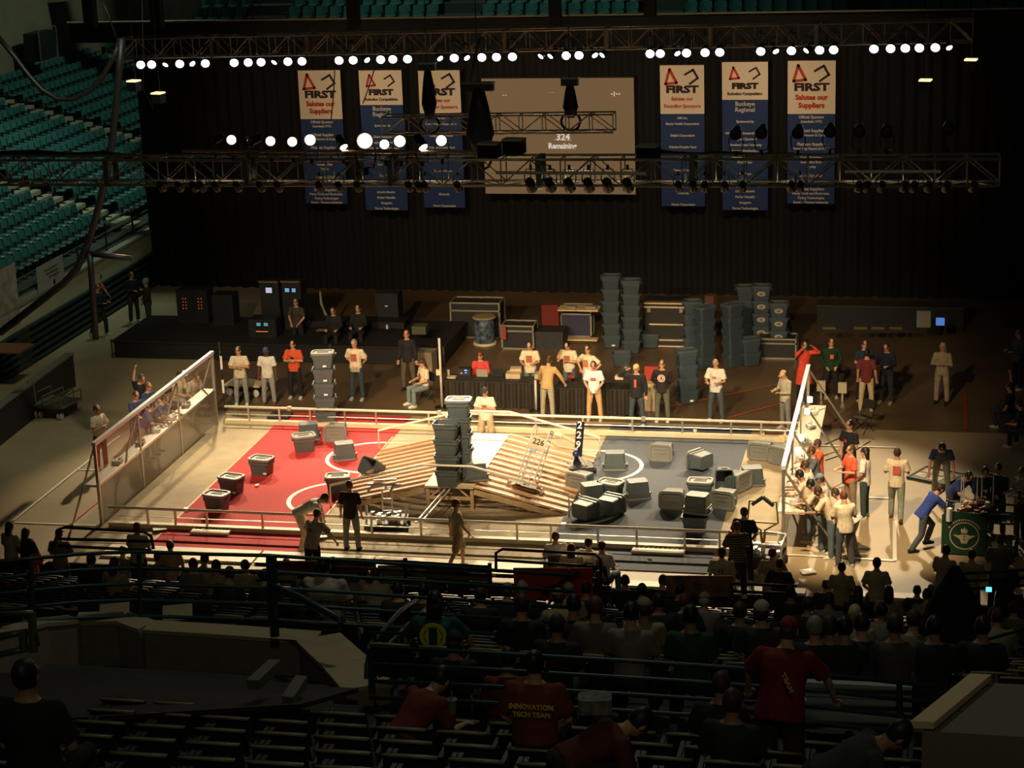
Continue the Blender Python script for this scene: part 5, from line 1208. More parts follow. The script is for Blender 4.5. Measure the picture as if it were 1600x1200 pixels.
# hanging cable on the left and other cables
def cable(pts,Y,r,l,m_=blackm): return tag(MB().tube([yp(x,y,Y) for x,y in pts],r,8).build('cable',m_,None,True),l,'cable')
cable([(-5,55),(20,85),(45,118),(65,140),(90,155),(115,155),(140,142),(160,120),(175,95),(188,65)],2,.07,'thick cable bundle sagging across the upper left seats')
cable([(190,60),(186,110),(182,160),(176,215),(168,265),(155,320),(140,375),(120,420),(100,442),(0,520)],2,.1,'thick black cable hanging down from the rear truss over the left seats')
cable([(140,395),(143,430),(146,480),(150,530)],2,.09,'black cable branch hanging straight down at the left')
cable([(138,396),(170,400),(205,404)],2,.08,'black cable branch running right towards the curtain')
cable([(157,-5),(170,25),(182,60)],2,.02,'thin cable from the upper left corner to the rear truss')
cable([(749,60),(742,90),(735,130)],-4,.03,'cable hanging left of the screen from above')
cable([(523,110),(521,150),(517,190)],-5,.012,'thin wire crossing the first banner')
cable([(585,108),(575,140),(567,162)],-5,.012,'thin wire crossing the second banner')
cable([(222,0),(223,60),(224,140),(240,170)],2,.008,'very thin wire at the left end of the rear truss')
cable([(1022,235),(1050,240),(1090,242),(1130,240),(1180,243),(1240,242)],-7.6,.05,'black cable bundle lying along the front truss right of the screen')
cable([(0,240),(60,238),(110,243),(160,240),(210,246),(260,242)],-7.6,.06,'black cable bundle lying along the left part of the front truss')
cable([(210,60),(260,57),(310,52),(340,60),(400,55)],YT,.04,'cables lying on top of the rear truss at the left')
for i,x in enumerate((142,246,553,868,1016)):
    a=yp(x,35 if x<1000 else 15,14); o=tag(MB().box(a+Vector((0,0,.55)),(.35,.35,1.5)).build('speaker_box',blackm),'black box hanging before the end stand seats, %s from the left'%nm[i],'speaker')
# door leaf at the upper left
p=xp(75,62,Xw+1.4); o=empty('sound_cabinet',(Xw+1.0,p.y,p.z-.8),0,'dark cabinet with a thin frame at the top of the left seats','cabinet')
MB().box((0,0,.55),(.7,1.7,1.2)).build('cabinet',darkm,o); MB().tube([(.4,-.9,-.4),(.4,-.9,1.3),(.4,.9,1.3),(.4,.9,-.4)],.03,6).build('frame',mat('dull_pipe',(.35,.33,.2),.5,.5),o)
# ============================================================ SEATS
def seat_meshes():
    b=MB(); n=8     # curved back with rounded top
    V_=[]
    for side in (0,1):
        for j,z in enumerate((.42,.55,.72,.84)):
            for i in range(n+1):
                u=-1+2*i/n; x=u*.23*(1 if j<3 else .96); y=.20+.05*(1-u*u)*(1)+(.0 if side==0 else .035)+(z-.42)*.14; V_.append((x,y,z-(.03*u*u*(j==3))))
    m_=(n+1)*4; F=[]
    for j in range(3):
        for i in range(n):
            a=j*(n+1)+i; F.append((a,a+1,a+n+2,a+n+1)); F.append((m_+a,m_+a+n+1,m_+a+n+2,m_+a+1))
    for i in range(n):
        a=3*(n+1)+i; F.append((a,a+1,m_+a+1,m_+a)); a=i; F.append((a,m_+a,m_+a+1,a+1))
    for j in range(3):
        for i in (0,n):
            a=j*(n+1)+i; F.append((a,m_+a,m_+a+n+1,a+n+1))
    b.add(V_,F); back=b.mesh('backrest')
    b=MB(); b.loft([((0,-.02+.22,.41),(.21,0,0),(0,.04,.0)),((0,.0,.42),(.215,0,0),(0,.22,.0)),((0,.0,.465),(.205,0,0),(0,.20,.0))]); pan=b.mesh('seat_pan',True)
    b=MB()
    for s in (-1,1): b.box((s*.255,.1,.3),(.03,.1,.6)); b.box((s*.255,-.02,.6),(.05,.36,.035)); b.box((s*.255,.02,.015),(.05,.25,.03))
    st=b.mesh('side_stand')
    return back,pan,st
SB,SP,SS=seat_meshes()
def one_stand(s):
    b=MB(); b.box((s*.255,.1,.3),(.03,.1,.6)); b.box((s*.255,-.02,.6),(.05,.36,.035)); b.box((s*.255,.02,.015),(.05,.25,.03)); return b.mesh('side_stand')
SS1,SS2=one_stand(-1),one_stand(1)
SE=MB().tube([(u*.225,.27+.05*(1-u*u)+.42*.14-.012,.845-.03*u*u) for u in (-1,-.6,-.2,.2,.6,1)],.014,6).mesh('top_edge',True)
edge_lit=mat('seat_edge_highlight',(.3,.26,.12),.4)  # light catching the near seat tops, put into a paler strip colour
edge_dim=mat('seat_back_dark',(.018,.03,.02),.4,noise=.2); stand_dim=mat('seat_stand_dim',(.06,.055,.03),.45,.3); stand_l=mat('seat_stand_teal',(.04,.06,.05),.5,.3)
def seat(p,rzv,label,group,mb,mp,ms):
    o=empty('arena_seat',p,rzv,label,'seat',group)
    bk=link('backrest',SB,mb,o); link('seat_pan',SP,mp,o); link('side_stand',SS1,ms,o); link('side_stand',SS2,ms,o)
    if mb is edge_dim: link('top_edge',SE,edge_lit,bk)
    return o
CAMH=CAMY
near=[];left=[]
def unseen(p,mg=30):
    x,y,d=pr(p); return d<3 or x<-mg or x>1600+mg or y>1200+mg or y<-mg
# voids of the near stand where no seats stand (vomitory on the left, wall on the right, aisle stairs)
def void(x,y):
    if y>CAMY+17.7 and y<CAMY+24.4:
        px,py,_=pr((x,y,pz(y-CAMY)+.5))
        if px<590: return True
        if 1240<px<1450 and py>1045: return True
    if y<=CAMY+17.7:
        px,py,_=pr((x,y,pz(y-CAMY)+.6))
        if px<165 and py<1140: return True
        if px>1432 and py<1150: return True
    return False
def aisle_x(y):  # centre lines of the stairs of the near stand
    return [5.1,14.6] if y>CAMY+19 else [9.95]
for r_,h in enumerate(ROWS):
    y=CAMY+h+.12; z=pz(h)
    x=-12+ (r_%2)*.27
    while x<24:
        ok=all(abs(x-a)>.75 for a in aisle_x(y)) if y>CAMY+19 else True
        if ok and not unseen((x,y,z+.8)) and not void(x,y): near.append((x,y,z,h))
        x+=.55
for k in range(NL):
    X=LX-.25-k*LRUN; z=LZ+k*LRISE; y=5.0
    while y<52:
        px,py,d=pr((X,y,z+.6))
        if -25<px<262 and not(px>238 and py>85):
            left.append((X,y,z,k,px,py))
        y+=.54
la=[lplane(100,196),lplane(97,328),lplane(150,90)]
def in_l_aisle(y): return any(abs(y-a.y)<.82 for a in la)
left=[q for q in left if not in_l_aisle(q[1])]
near.sort(key=lambda q:q[3]); left.sort(key=lambda q:(q[3],q[1]))
NI=190;LI=110
# seats in front-lit view: nearest of the near stand, lowest rows of the left stand
occupied=[]
def stuff_seats(name,lst,rot,m_,label,group,mp=None):
    if not lst: return
    b=MB(); Mz=Matrix.Rotation(rot,3,'Z'); src=[(SB,0),(SP,1),(SS,2)]
    V_=[];F=[];mi=[]
    for p in lst:
        for me_,ix in src:
            n=len(V_); V_+=[tuple(Mz@v.co+Vector(p[:3])) for v in me_.vertices]; F+=[tuple(i+n for i in q.vertices) for q in me_.polygons]; mi+=[ix]*len(me_.polygons)
    me=bpy.data.meshes.new(name); me.from_pydata(V_,[],F); 
    for q in m_: me.materials.append(q)
    me.polygons.foreach_set('material_index',mi); me.update()
    o=bpy.data.objects.new(name,me); COL.objects.link(o); tag(o,label,'seats',None,'stuff'); return o
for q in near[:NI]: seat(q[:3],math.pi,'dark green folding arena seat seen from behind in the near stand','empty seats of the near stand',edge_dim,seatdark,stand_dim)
for q in left[:LI]: seat(q[:3],math.pi/2,'teal folding arena seat in the lower rows of the left stand','teal seats of the left stand',seatg,seatp,stand_l)
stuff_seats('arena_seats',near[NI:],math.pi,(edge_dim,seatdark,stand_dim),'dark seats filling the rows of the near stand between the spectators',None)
stuff_seats('arena_seats',left[LI:],math.pi/2,(seatg,seatp,stand_l),'teal seats filling the upper rows of the left stand',None)
end=[]
for k in range(8):
    x=-16.5
    while x<22:
        if abs((x+100)%7.5-3.7)>.7:
            px,py,_=pr((x,26.9+k*.85,8.5+k*.38))
            if -20<px<1620 and py>-25: end.append((x,26.9+k*.85,8.4+k*.38))
        x+=.54
stuff_seats('arena_seats',end,0,(seatg,seatp,stand_l),'dim teal seats of the end stand showing above the curtain',None)
# pale stair nosings of the left stand
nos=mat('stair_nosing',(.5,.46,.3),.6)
for j,a in enumerate(la):
    o=empty('aisle_stair',(LX,a.y,LZ),0,'stair with pale step edges running up the left stand, %s'%['upper one in the photo','lower one near the railing','short one at the top'][j],'stair')
    for k in range(NL):
        for hf in (0,.5):
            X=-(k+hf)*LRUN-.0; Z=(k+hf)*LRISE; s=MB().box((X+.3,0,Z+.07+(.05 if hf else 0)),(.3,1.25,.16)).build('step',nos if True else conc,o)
# railing of the left stand
rl=empty('stand_railing',(-16.6,0,2.06),0,'thin green three bar railing along the front of the left stand','railing')
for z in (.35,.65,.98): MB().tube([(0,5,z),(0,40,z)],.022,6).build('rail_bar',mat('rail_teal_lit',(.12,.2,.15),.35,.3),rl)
y=7.0
while y<40: MB().box((0,y,.5),(.05,.05,1.0)).build('post',railg,rl); y+=2.4
for (x0,y0,x1,y1,l,n,c) in [(52,441,92,415,'white paper banner with dark lines tied to the left stand railing','cloth_banner',(.42,.42,.36)),(0,500,14,470,'large pale patterned banner at the left edge of the railing','cloth_banner',(.4,.38,.3))]:
    a=xp(x0,y0,-16.5);c_=xp(x1,y1,-16.5); o=empty(n,(-16.35,(a.y+c_.y)/2,2.45),0,l,'banner'); L=abs(c_.y-a.y)
    MB().box((0,0,0),(.02,max(L,1.4),.85 if x0>10 else 1.9)).build('cloth',mat('banner_cloth_%d'%x0,c,.8,noise=.35 if x0<10 else .08,scale=3),o)
    if x0>10:
        for i in range(3): MB().box((.015,.1*i,.2-.13*i),(.01,L*.5-.1*i,.035)).build('printed_line',mat('print_dim',(.12,.06,.04),.7),o)
        MB().ell((.015,L*.1,-.3),.01,.08,.1).build('printed_mark',blackm,o)
# ============================================================ NEAR STAND RAILINGS AND WALLS
parap=mat('parapet_paint',(.27,.22,.15),.7,noise=.1); capm=mat('parapet_cap',(.5,.38,.23),.6)
def parapet(name,pts,label,dz=-1.0,th=.28):
    # pts: top line as world points
    o=empty(name,(0,0,0),0,label,'low wall'); b=MB(); c=MB()
    for a,e in zip(pts,pts[1:]):
        d=(e-a); dn=Vector((d.x,d.y,0)).normalized(); n=dn.cross(Vector((0,0,1)))*th/2
        b.prism([a-n,a+n,a+n+Vector((0,0,dz)),a-n+Vector((0,0,dz))],d); n2=n*1.12; c.prism([a-n2,a+n2,a+n2+Vector((0,0,.05)),a-n2+Vector((0,0,.05))],d)
    b.build('wall',parap,o); c.build('cap',capm,o); return o
D0=25
P_=[dp(x,y,D0+dd) for x,y,dd in [(-30,1000,-2.5),(20,988,-1.2),(60,976,-.6),(120,970,0),(190,968,0),(230,982,-.2),(330,988,-.3),(430,995,-.4),(497,1000,-.5)]]
parapet('vomitory_wall',P_,'curved low wall with pale cap around the entry pit at the lower left',-1.05)
P2=[dp(497,1000,24.5),dp(540,1040,23.2),dp(575,1078,22)]
parapet('vomitory_side_wall',P2,'sloping wall end running down to the stairs at the lower left',-1.2,.5)
P3=[dp(1532,1066,17.6),dp(1441,1142,15.8)]
w3=MB(); a,e=P3; w3.prism([a,e,e+Vector((0,0,-1.6)),a+Vector((0,0,-1.6))],Vector((1,0,0))*3.0)
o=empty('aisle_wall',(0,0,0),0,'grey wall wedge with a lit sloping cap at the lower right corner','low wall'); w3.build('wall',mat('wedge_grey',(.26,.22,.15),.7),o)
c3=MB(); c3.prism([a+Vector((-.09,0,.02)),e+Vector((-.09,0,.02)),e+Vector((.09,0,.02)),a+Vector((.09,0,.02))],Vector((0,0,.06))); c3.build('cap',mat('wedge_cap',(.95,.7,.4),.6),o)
for (x0,y0,x1,y1,l) in [(1258,1066,1425,1086,'upper'),(1254,1094,1425,1108,'middle'),(1254,1118,1425,1130,'lower')]:
    A_=dp(x0,y0,19.3);B__=dp(x1,y0+ (y1-y0)*.4,18.9); o=MB().prism([A_,B__,B__+Vector((0,0,-.14)),A_+Vector((0,0,-.14))],(0,.08,0)).build('wall_strip',mat('dull_white_panel',(.4,.42,.4),.6)); tag(o,'dull white wall strip seen between the rail bars at the lower right, %s one'%l,'panel')
pitf=MB().prism([tuple(dp(-20,1050,22.5)),tuple(dp(560,1075,21.5)),tuple(dp(470,1100,18.5)),tuple(dp(-20,1130,18))],(0,0,-.05)).build('floor',mat('pit_floor_brown',(.03,.02,.012),.8,noise=.3)); struct(pitf)
for i,(x0,y0,x1,y1) in enumerate([(420,1030,385,1062),(462,1055,440,1088)]):
    a=dp(x0,y0,20);c_=dp(x1,y1,18.8); tag(MB().prism([a,c_,c_+Vector((.12,0,0)),a+Vector((.12,0,0))],(0,0,-.1)).build('stair_edge',mat('edge_dim',(.12,.12,.08),.7)),'short slanting pale stair edge in the entry pit, %s one'%['upper','lower'][i],'stair edge')
def railing(name,lines,posts,label,r=.025,m_=None,g='railing'):
    """lines: lists of (px,py,depth); posts: (px,ptop,pbot,depth)"""
    o=empty(name,(0,0,0),0,label,g); m_=m_ or railg
    for L in lines: MB().tube([dp(*q) for q in L],r,8).build('rail_bar',m_,o,True)
    for (x,a,b_,D) in posts: MB().tube([dp(x,a,D),dp(x+ (b_-a)*.035,b_,D*1.0)],r*1.25,8).build('post',m_,o)
    return o
def par(xs,y0s,dy,n,D): return [[(x,y+dy*i,d) for x,y,d in zip(xs,y0s,D)] for i in range(n)]
railing('stand_railing',par([-10,60,120,210,330,420,560,700,900],[878,872,866,862,866,868,877,886,900],25,5,[24,24.4,24.8,25,25,25,25.2,25.5,26]),[(217,862,985,25),(419,868,992,25),(48,872,975,24.3)],'long dark green railing with five bars over the curved wall at the left')
railing('end_railing',[[(-10,961,20),(48,957,20),(58,1010,20)],[(-10,995,20),(44,987,20)],[(-10,1025,20),(50,1012,20)]],[(50,957,1020,20),(36,990,1018,20)],'short thick green railing at the far left edge with bright bars',.035,mat('rail_gold_lit',(.14,.15,.07),.35,.3))
railing('stair_handrail',[[(425,915,24),(470,935,23.6),(532,968,23),(532,980,23),(500,980,23.3),(425,973,24)]],[(425,868,995,24)],'dark bent handrail end above the sloping wall',.045)
railing('stand_railing',par([578,760,1000,1250,1476],[1012,1020,1034,1050,1074],26,4,[19.5,19.3,19,18.8,18.6]),[(578,1012,1085,19.5),(853,1026,1100,19.2),(1120,1042,1115,18.9),(1405,1066,1135,18.7)],'four bar green railing crossing the lower picture behind the last seat rows',.022)
railing('stand_railing',[[(575,988,23),(700,992,23),(800,998,23),(960,1008,23)],[(800,980,25),(880,985,25),(960,992,25)]],[(585,988,1030,23),(720,992,1034,23),(835,998,1035,23)],'thin railing behind the green jersey figure in the middle',.02)
railing('stair_handrail',[[(655,935,26),(625,955,24.8),(577,1010,23),(573,1060,22.3)],[(668,950,26),(640,975,24.8),(597,1018,23),(594,1062,22.3)],[(690,960,26),(660,985,24.8),(617,1022,23),(614,1064,22.3)],[(702,968,26),(680,990,24.8),(637,1028,23),(634,1066,22.3)]],[],'group of slanting dark handrails over the stairs left of centre',.03)
railing('stand_railing',[[(1476,1022,22),(1540,1000,22.5),(1610,980,23)],[(1345,1015,22),(1460,1022,21.8),(1480,1040,21.8)]],[(1478,1022,1060,22)],'slanting green handrail at the right edge of the stand',.02)
railing('front_railing',[[(775,893,37.8),(775,864,38),(785,858,38),(930,866,38),(938,874,38),(939,900,38)],[(775,875,37.8),(939,886,38)],[(775,900,37.8),(939,905,38)]],[],'black rounded pipe railing before the red cloth at the near edge',.03,blackm)
railing('front_railing',[[(80,860,37),(94,826,37.2),(102,824,37.2),(225,831,37.4),(236,838,37.4),(240,858,37.4)],[(92,842,37.2),(237,846,37.4)],[(90,853,37.2),(237,860,37.4)]],[],'black rounded pipe railing at the near edge on the left',.03,blackm)
railing('front_railing',par([400,520,640,765],[868,873,878,886],13,4,[37,37,37,37]),[(633,872,912,37),(765,880,915,37),(520,870,910,37)],'black pipe railing below the pale floor panels in the middle',.03,blackm)
railing('front_railing',par([1500,1555,1610],[896,894,890],12,3,[37,37,37]),[(1502,894,930,37)],'dark pipe railing at the near right corner',.03,blackm)
railing('front_railing',par([1140,1200,1245],[912,914,916],12,2,[37,37,37]),[(1143,910,935,37)],'short dark rail below the near right robot',.03,blackm)
def panel3(px0,py0,px1,py1,D,name,label,m_,cat='panel',th=.03):
    a=dp(px0,py0,D);c_=dp(px1,py0,D);h_=(py1-py0)*D/FPX
    return tag(MB().prism([a,c_,c_+Vector((0,0,-h_)),a+Vector((0,0,-h_))],(0,th,0)).build(name,m_),label,cat)
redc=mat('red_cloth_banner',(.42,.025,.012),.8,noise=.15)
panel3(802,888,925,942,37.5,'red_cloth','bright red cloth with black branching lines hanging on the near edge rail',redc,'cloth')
b=MB(); random.seed(5)
for (pts) in [[(905,893),(880,905),(872,915),(840,920)],[(880,905),(890,890)],[(872,915),(878,935)],[(872,915),(900,925)],[(840,936),(856,928),(846,918)]]: b.tube([dp(x,y,37.3) for x,y in pts],.03,5)
tag(b.build('branch_drawing',blackm),'black branching marks drawn on the bright red cloth','drawing')
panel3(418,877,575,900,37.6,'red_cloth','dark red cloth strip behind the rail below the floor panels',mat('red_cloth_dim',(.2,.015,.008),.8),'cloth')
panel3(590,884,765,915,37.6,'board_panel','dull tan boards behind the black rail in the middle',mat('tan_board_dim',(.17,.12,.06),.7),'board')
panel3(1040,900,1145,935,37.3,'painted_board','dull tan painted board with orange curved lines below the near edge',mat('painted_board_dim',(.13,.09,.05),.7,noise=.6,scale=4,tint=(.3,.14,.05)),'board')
for i,(a,b_,l) in enumerate([((715,896,775,905),'',''),]): pass
for (x0,y0,x1,y1,l) in [(980,894,1057,905,'middle'),(1230,908,1262,922,'left of the right end'),(1345,915,1455,926,'right'),(90,903,128,908,'x')][:3]:
    A_=gp(x0,y0);B__=gp(x1,y0); o=MB().box(((A_.x+B__.x)/2,-6.35,.03),(B__.x-A_.x,.3,.06)).build('floor_panel',board); tag(o,'bright pale strip along the edge of the floor, %s one'%l,'panel','panels along the near edge')
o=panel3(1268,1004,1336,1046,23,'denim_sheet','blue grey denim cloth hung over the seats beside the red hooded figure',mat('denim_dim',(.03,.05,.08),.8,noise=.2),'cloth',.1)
for (x0,y0,x1,y1,l) in [(155,948,203,962,'left'),(255,950,300,964,'right')]:
    a=dp((x0+x1)/2,(y0+y1)/2,26); o=MB().box((0,0,0),(.38,.3,.01),rz(20)@rx(20)).build('poster_sheet',mat('poster_tan',(.4,.3,.16),.7)); o.location=a; tag(o,'tan sheet of paper lying on blue cloth behind the left railing, %s one'%l,'paper')
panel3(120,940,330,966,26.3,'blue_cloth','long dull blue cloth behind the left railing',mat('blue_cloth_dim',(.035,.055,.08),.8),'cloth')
panel3(238,976,370,985,26.1,'lettered_banner','dark banner edge with pale letters below the left railing',mat('banner_dark_teal',(.02,.03,.035),.8),'banner')
text('M I : I','banner_letters',.14,mat('letter_dull',(.25,.25,.22),.7),COL.objects['lettered_banner'],Matrix.Translation(dp(345,980,26.05))@FACE_Y,.003,.004)
# dark cone shaped draped object
c=dp(1490,980,31); o=tag(MB().lathe([(.75,-.9),(.6,-.2),(.42,.35),(.2,.75),(.06,1.0)],(0,0,0),18).build('draped_cone',drape,None,True),'tall black cone shaped drape standing among the spectators on the right','draped object'); o.location=c
# red team banner etc and stair nosings in the near stand
for k,h in enumerate(ROWS):
    if h<19.4: continue
for j,ax in enumerate(aisle_x(0)):
    o=empty('aisle_stair',(ax,0,0),0,'stair with dim yellowish step edges in the near stand, %s one'%['middle','right'][j],'stair')
    for h in ROWS:
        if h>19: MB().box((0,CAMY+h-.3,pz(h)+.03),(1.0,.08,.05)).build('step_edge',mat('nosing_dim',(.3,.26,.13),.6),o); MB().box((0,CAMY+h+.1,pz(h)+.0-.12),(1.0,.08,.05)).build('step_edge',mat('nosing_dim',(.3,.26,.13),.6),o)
# ============================================================ SPECTATORS
DK=(.02,.022,.022);GRY=(.17,.15,.12);TAN_=(.34,.27,.16);PALE=(.42,.36,.26)
surf=lambda y: pz(max(10,y-CAMY))
W1='in the brightly lit front row'
SPEC=[
(13,824,'long','k',PALE,160,'white top and long dark hair at the far left of the front row'),(38,834,'long','k',(.01,.01,.01),165,'black top with hair covering the face, left end of the front row'),(45,850,'short','b',(.6,.12,.03),170,'orange shirt at the left end behind the railing'),
(90,836,'cap','k',GRY,180,'grey shirt and dark cap beside the rounded rail on the left'),(212,826,'short','r',PALE,178,'white shirt and glasses, inside the rounded rail on the left'),(265,853,'short','b',(.4,.25,.18),180,'pinkish shirt below the striped plate'),
(190,862,'short','k',GRY,170,'grey shirt behind the post of the left railing'),(245,872,'short','k',GRY,185,'patterned shirt right of the left railing post'),(175,884,'long','b',TAN_,170,'brown hair and tan shirt left of the railing post'),
(298,886,'short','b',GRY,180,'round brown head below the left railing, first of four'),(313,880,'short','k',(.3,.22,.15),178,'pinkish sleeve below the left railing, second of four'),(333,890,'short','k',TAN_,180,'tan top below the left railing, third of four'),(381,887,'short','b',TAN_,184,'light brown hair below the left railing, fourth of four'),
(446,882,'short','k',GRY,180,'grey shirt in front of the dark red strip'),(479,890,'short','b',DK,178,'dark top in front of the dark red strip'),(494,896,'short','k',DK,182,'black hair just left of the large grey figure'),
(462,925,'long','k',DK,178,'long dark hair over dark top behind the left railing'),(565,902,'short','k',GRY,190,'grey shirt hidden by the large grey figure'),(585,906,'short','b',PALE,190,'pale shirt right of the large grey figure'),(580,886,'cap','k',DK,180,'dark hat near the red cloth strip'),
(677,892,'cap','k',DK,178,'dark hood with a tiny white mark on the back of the cap'),(790,928,'cap','b',DK,180,'pale pinkish cap left of the red cloth'),(811,928,'short','g',DK,180,'grey hair below the red cloth'),(875,940,'cap','b',TAN_,200,'white cap and yellow sleeve below the red cloth'),
(888,926,'cap','g',TAN_,185,'pale cap right below the red cloth'),(934,905,'long','k',DK,180,'tall dark hair right of the red cloth'),(891,958,'short','k',DK,180,'small dark head behind the orange haired one'),(927,958,'short','r',GRY,180,'short orange hair and grey green shirt'),
(867,982,'short','b',DK,175,'brown hair and black top in front of the middle rail'),(975,912,'short','b',DK,180,'reddish brown hair below the near edge'),(1030,915,'short','b',DK,170,'round brown head with a hand raised above it'),(1030,948,'short','k',DK,190,'black hair leaning sideways in the middle rows'),
(1005,955,'cap','b',TAN_,180,'dull tan cap leaning in the middle rows'),(1068,945,'short','r',DK,180,'reddish hair in the middle rows'),(1098,948,'cap','g',GRY,180,'pale hood in the middle rows'),(1218,882,'short','b',DK,180,'dark head right below the second number 11 shirt'),
(1315,888,'short','k',TAN_,178,'dark hair and tan shirt near the tape line'),(1370,882,'cap','k',(.45,.36,.22),180,'white shirt and black cap over the bright floor'),(1328,918,'short','k',DK,180,'dark hair below the tape corner'),(1372,916,'short','b',GRY,180,'brown hair just behind the black cap'),
(1389,928,'long','k',TAN_,185,'long black hair and pale shirt in the right block'),(1433,924,'short','k',DK,180,'dark head against the bright floor strip'),(1447,938,'short','k',TAN_,176,'black hair and tan hooded top in the right block'),(1470,903,'short','k',GRY,182,'black hair and pale shirt left of the black cone'),
(1475,862,'short','k',(.35,.28,.19),150,'white shirt looking at the pit cart'),(1518,868,'short','k',(.34,.28,.18),170,'cream jacket with a dark neck cord by the pit cart'),(1563,845,'short','b',(.12,.11,.07),180,'olive shirt at the right of the pit cart'),(1572,880,'short','k',DK,185,'black jacket at the right edge near the dark rail'),
(1290,916,'short','b',DK,178,'brown hair at the left of the right block'),(1262,950,'short','b',DK,182,'curly brown hair in the right block, left part'),(1293,946,'short','b',(.2,.2,.18),178,'striped pale shirt in the right block'),(1340,932,'long','k',DK,180,'large dark hair in the middle of the right block'),
(1378,958,'short','k',(.32,.3,.25),185,'white sleeve and black hair in the right block'),(1335,965,'short','y',PALE,180,'pale top beside the black haired one in the right block'),(1425,982,'short','b',(.16,.15,.12),176,'brown hair and dull grey shirt behind the slanting handrail'),(1460,990,'short','k',DK,180,'dark hair beside the cone drape'),
(1553,965,'short','b',DK,180,'brown hair near the right edge, left of two'),(1585,955,'short','b',GRY,180,'grey shirt near the right edge, right of two'),(1562,975,'short','b',TAN_,185,'tan top behind the slanting handrail end'),(1580,918,'cap','g',DK,180,'pale cap at the right edge'),
(1272,986,'short','g',DK,178,'grey hair behind the blue denim cloth'),(1296,988,'short','b',DK,182,'brown hair behind the blue denim cloth'),(1318,996,'short','k',DK,180,'dark head right of the blue denim cloth'),
(982,968,'short','k',(.24,.2,.16),178,'black hair and wide grey shirt in the middle of the crowd'),(1078,968,'short','k',(.01,.07,.03),182,'dark green shirt with bright green edges right of the wide grey shirt'),(705,1012,'cap','b',DK,180,'dark top left of the green jersey'),
(790,1046,'short','k',(.16,.03,.015),186,'dark red shirt just left of the yellow lettered one'),(1122,1082,'short','b',DK,176,'brown hair and black top above the last seat rows'),(1140,1105,'short','b',(.03,.03,.03),170,'dark top slumped right of the brown haired one'),
(812,952,'short','b',DK,180,'bald light head at the left of the middle block'),(745,940,'short','b',DK,180,'dark figure left of the middle block by the stairs'),(655,930,'short','k',DK,170,'dark figure left of the green jersey'),(1155,960,'short','b',DK,180,'small pale hood beside the empty seats'),
(915,925,'short','k',DK,185,'dark figure behind the tall dark hair'),(1000,932,'short','k',DK,180,'dark head among the middle rows below the bright floor strip'),(1060,928,'short','k',DK,175,'dark head left of the painted board'),(1235,930,'short','k',DK,180,'dark head at the gap between two blocks'),
(1398,985,'short','b',(.1,.08,.06),180,'brown patterned top behind the dull grey shirt'),(1345,990,'short','k',(.03,.04,.05),180,'dark blue top right of the denim cloth'),(1510,940,'short','k',DK,180,'dark head right of the black cone'),(1535,985,'short','k',DK,178,'dark head near the slanting handrail'),
(410,905,'short','k',DK,180,'dark head behind the left railing near the thick post'),(350,905,'short','b',DK,176,'brown head behind the second bar of the left railing'),(135,880,'short','k',DK,170,'dark head behind the left railing near the orange shirt'),(620,925,'short','k',DK,185,'dark head near the slanting handrails'),

]
for i,(x,y,sty,hr,sh_,f,desc) in enumerate(SPEC):
    arms=['lap','clasp','lap','hold'][i%4]; ln=[6,12,18,9][(i*7)%4]
    P=PT(legs='sit',arms=arms,lean=ln,hp=8,lod=1)
    D=pose(**P); p=at_head(x,y,surf,D['head'].z)
    if p.y>CAMY+36.0:     # front row people stand in the walkway
        P=PT(legs='stand',arms=arms,lean=2+i%5,hp=5,lod=1); D=pose(**P); q=yp(x,y,CAMY+39.2); q2=gp(x,y,-.9+D['head'].z)
        p=V(q.x,q.y,q.z-D['head'].z) if q2.y>CAMY+39.6 else V(q2.x,q2.y,-.9)
    person(p,f,'seated spectator: '+desc,P,shirt=sh_,pants=(.03,.03,.035),hair=hr,style=sty,cap=(.28,.23,.17) if ('white cap' in desc or 'pinkish cap' in desc or 'tan cap' in desc or 'pale cap' in desc or 'hood' in desc) and 'dark hood' not in desc else (.02,.02,.02),eyes=False,skin='t' if i%3 else 'f',shoes=DK,h=1.0)
def standing(px,py,D_,f,label,P,**k):   # head pixel and distance along the view axis
    d=pose(**P); p=dp(px,py,D_); hd=d['head']*k.get('h',1); a=R(f)
    hx,hy=hd.x*math.cos(a)-hd.y*math.sin(a),hd.x*math.sin(a)+hd.y*math.cos(a)
    return person((p.x-hx,p.y-hy,p.z-hd.z),f,label,P,**k)
standing(507,884,25.8,178,'large spectator in grey shirt standing with the back to the camera at the left rail',PT(arms='clasp',big=1.4,lean=4),shirt=(.45,.38,.3),pants=(.02,.02,.025),hair='k',eyes=False)
q,_=standing(680,940,22,185,'spectator with long black hair in green jersey with round yellow back emblem',PT(arms='table',big=1.15,lean=10),shirt=(.012,.075,.075),pants=DK,hair='k',style='long',eyes=False)
bd=[c for c in q.children if c.name.startswith('shirt')][0]; my=max(v.co.y for v in bd.data.vertices if .25<v.co.z<.45 and abs(v.co.x)<.1)
for r_,m_,dy,n in ((.15,mat('emblem_yellow',(.9,.78,.05),.7),0,'emblem_ring'),(.105,cloth((.012,.075,.075)),.005,'emblem_inner'),):
    MB().lathe([(r_,0),(r_,.006)],(0,my+dy,bd.location.z+.36),24,rx(-90)).build(n,m_,q)
for s in (-1,1): MB().loft([((s*.055,my+.014,bd.location.z+.28),(.012,0,0),(0,.003,0)),((s*.075,my+.014,bd.location.z+.36),(.026,0,0),(0,.003,0)),((s*.055,my+.014,bd.location.z+.44),(.012,0,0),(0,.003,0))]).build('emblem_wing',mat('emblem_yellow',(.9,.78,.05),.7),q)
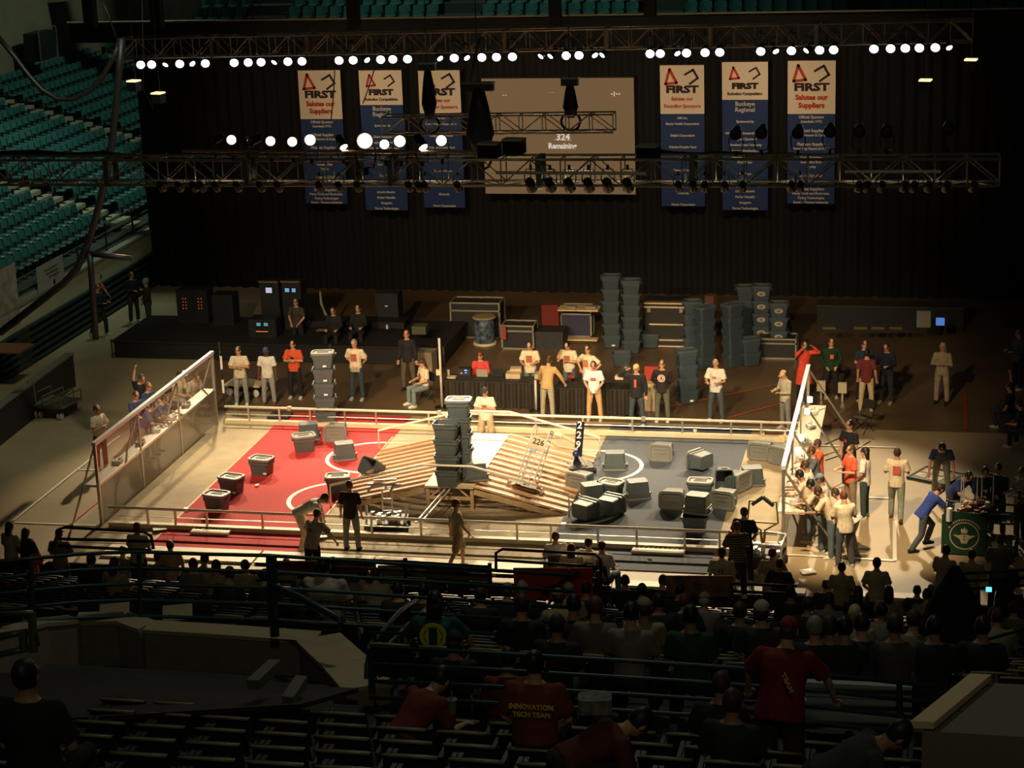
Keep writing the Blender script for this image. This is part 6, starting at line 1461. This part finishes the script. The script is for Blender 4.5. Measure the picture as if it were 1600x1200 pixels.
q,_=standing(1232,985,17.6,172,'spectator in red shirt and red cap standing at the right, yellow letters on sleeve',PT(arms='table',big=1.2,lean=28,bottom='short'),shirt=(.2,.012,.008),pants=(.05,.04,.02),style='cap',cap=(.3,.02,.01),eyes=False,shoes=DK)
text('TEAM','sleeve_lettering',.07,mat('letter_yellow_dim',(.95,.6,.06),.7),q,Matrix.Translation((-.1,.17,1.28))@Matrix.Rotation(R(150),4,'Z')@Matrix.Rotation(R(55),4,'Y')@FACE_Y,.003,.003)
standing(836,1036,16.9,180,'seated spectator: dark red shirt with yellow letters on the back',PT(arms='clasp',legs='sit',big=1.15,lean=6),shirt=(.2,.04,.018),pants=DK,hair='k',eyes=False)
standing(1190,955,21,178,'spectator with a pale bald cap left of the red shirt figure',PT(arms='clasp',legs='sit',lean=5),shirt=(.05,.045,.04),pants=DK,style='cap',cap=(.45,.38,.3),eyes=False)
standing(41,1055,13.2,178,'spectator silhouetted in black at the lower left corner',PT(arms='clasp',legs='sit',big=1.1),shirt=(.012,.012,.01),pants=DK,hair='k',eyes=False,skin='t')
q,_=standing(690,1062,18.3,150,'spectator in dark red shirt bending to the right behind the last seats',PT(arms='lap',legs='sit',lean=55),shirt=(.2,.03,.015),pants=DK,hair='k',eyes=False)
standing(1405,1150,14.8,100,'spectator slumped low over the seat backs at the lower right',PT(arms='clasp',legs='sit',lean=60),shirt=(.05,.055,.055),pants=DK,hair='k',eyes=False,skin='t')
standing(1000,1130,15.6,120,'spectator in dark red lying low across the seats at the bottom centre',PT(arms='clasp',legs='sit',lean=70),shirt=(.12,.02,.012),pants=DK,hair='k',eyes=False)
for o in list(COL.objects):
    if o.type=='EMPTY' and 'yellow letters on the back' in o.get('label',''):
        bd=[c for c in o.children if c.name.startswith('shirt')][0]; my=max(v.co.y for v in bd.data.vertices if .25<v.co.z<.42 and abs(v.co.x)<.1)
        for i,t in enumerate(('INNOVATION','TECH TEAM')): text(t,'back_lettering',.06,mat('letter_yellow_dim',(.95,.6,.06),.7),o,Matrix.Translation((0,my+.015,bd.location.z+.37-.07*i))@Matrix.Rotation(R(180),4,'Z')@FACE_Y,.003,.003)
o=dp(930,1110,15.6); q=MB().box((0,0,.06),(.26,.18,.12),rz(10),bev=.03).build('paper_bag',mat('bag_printed',(.2,.17,.13),.7,noise=.6,scale=14)); q.location=o; tag(q,'crumpled white printed bag standing on a seat at the bottom centre','bag')
q=MB().lathe([(.03,0),(.042,.12),(.046,.13),(.02,.14),(.006,.16),(.006,.2)],(0,0,0),12).build('drink_cup',mat('cup_pale',(.2,.2,.16),.5)); q.location=dp(707,1115,16.6); tag(q,'small pale drink cup with a lid and straw on the seat backs','cup')
for (x,y,l) in [(998,977,'left'),(1015,978,'right')]:
    q=MB().ell((0,0,0),.06,.06,.06).build('green_glow_toy',mat('green_toy',(.1,.6,.15),.4)); q.location=dp(x,y,24); tag(q,'small bright green ball held by a spectator in the middle rows, %s one'%l,'toy')
q=MB().box((0,0,0),(.1,.03,.08)).build('camera_screen',mat('blue_screen',(.1,.5,.9),.4,emit=2)); q.location=dp(1545,921,35); tag(q,'tiny glowing cyan screen in the dark crowd at the right','screen')
# ------------------------------------------------------------ done
bpy.context.view_layer.update()
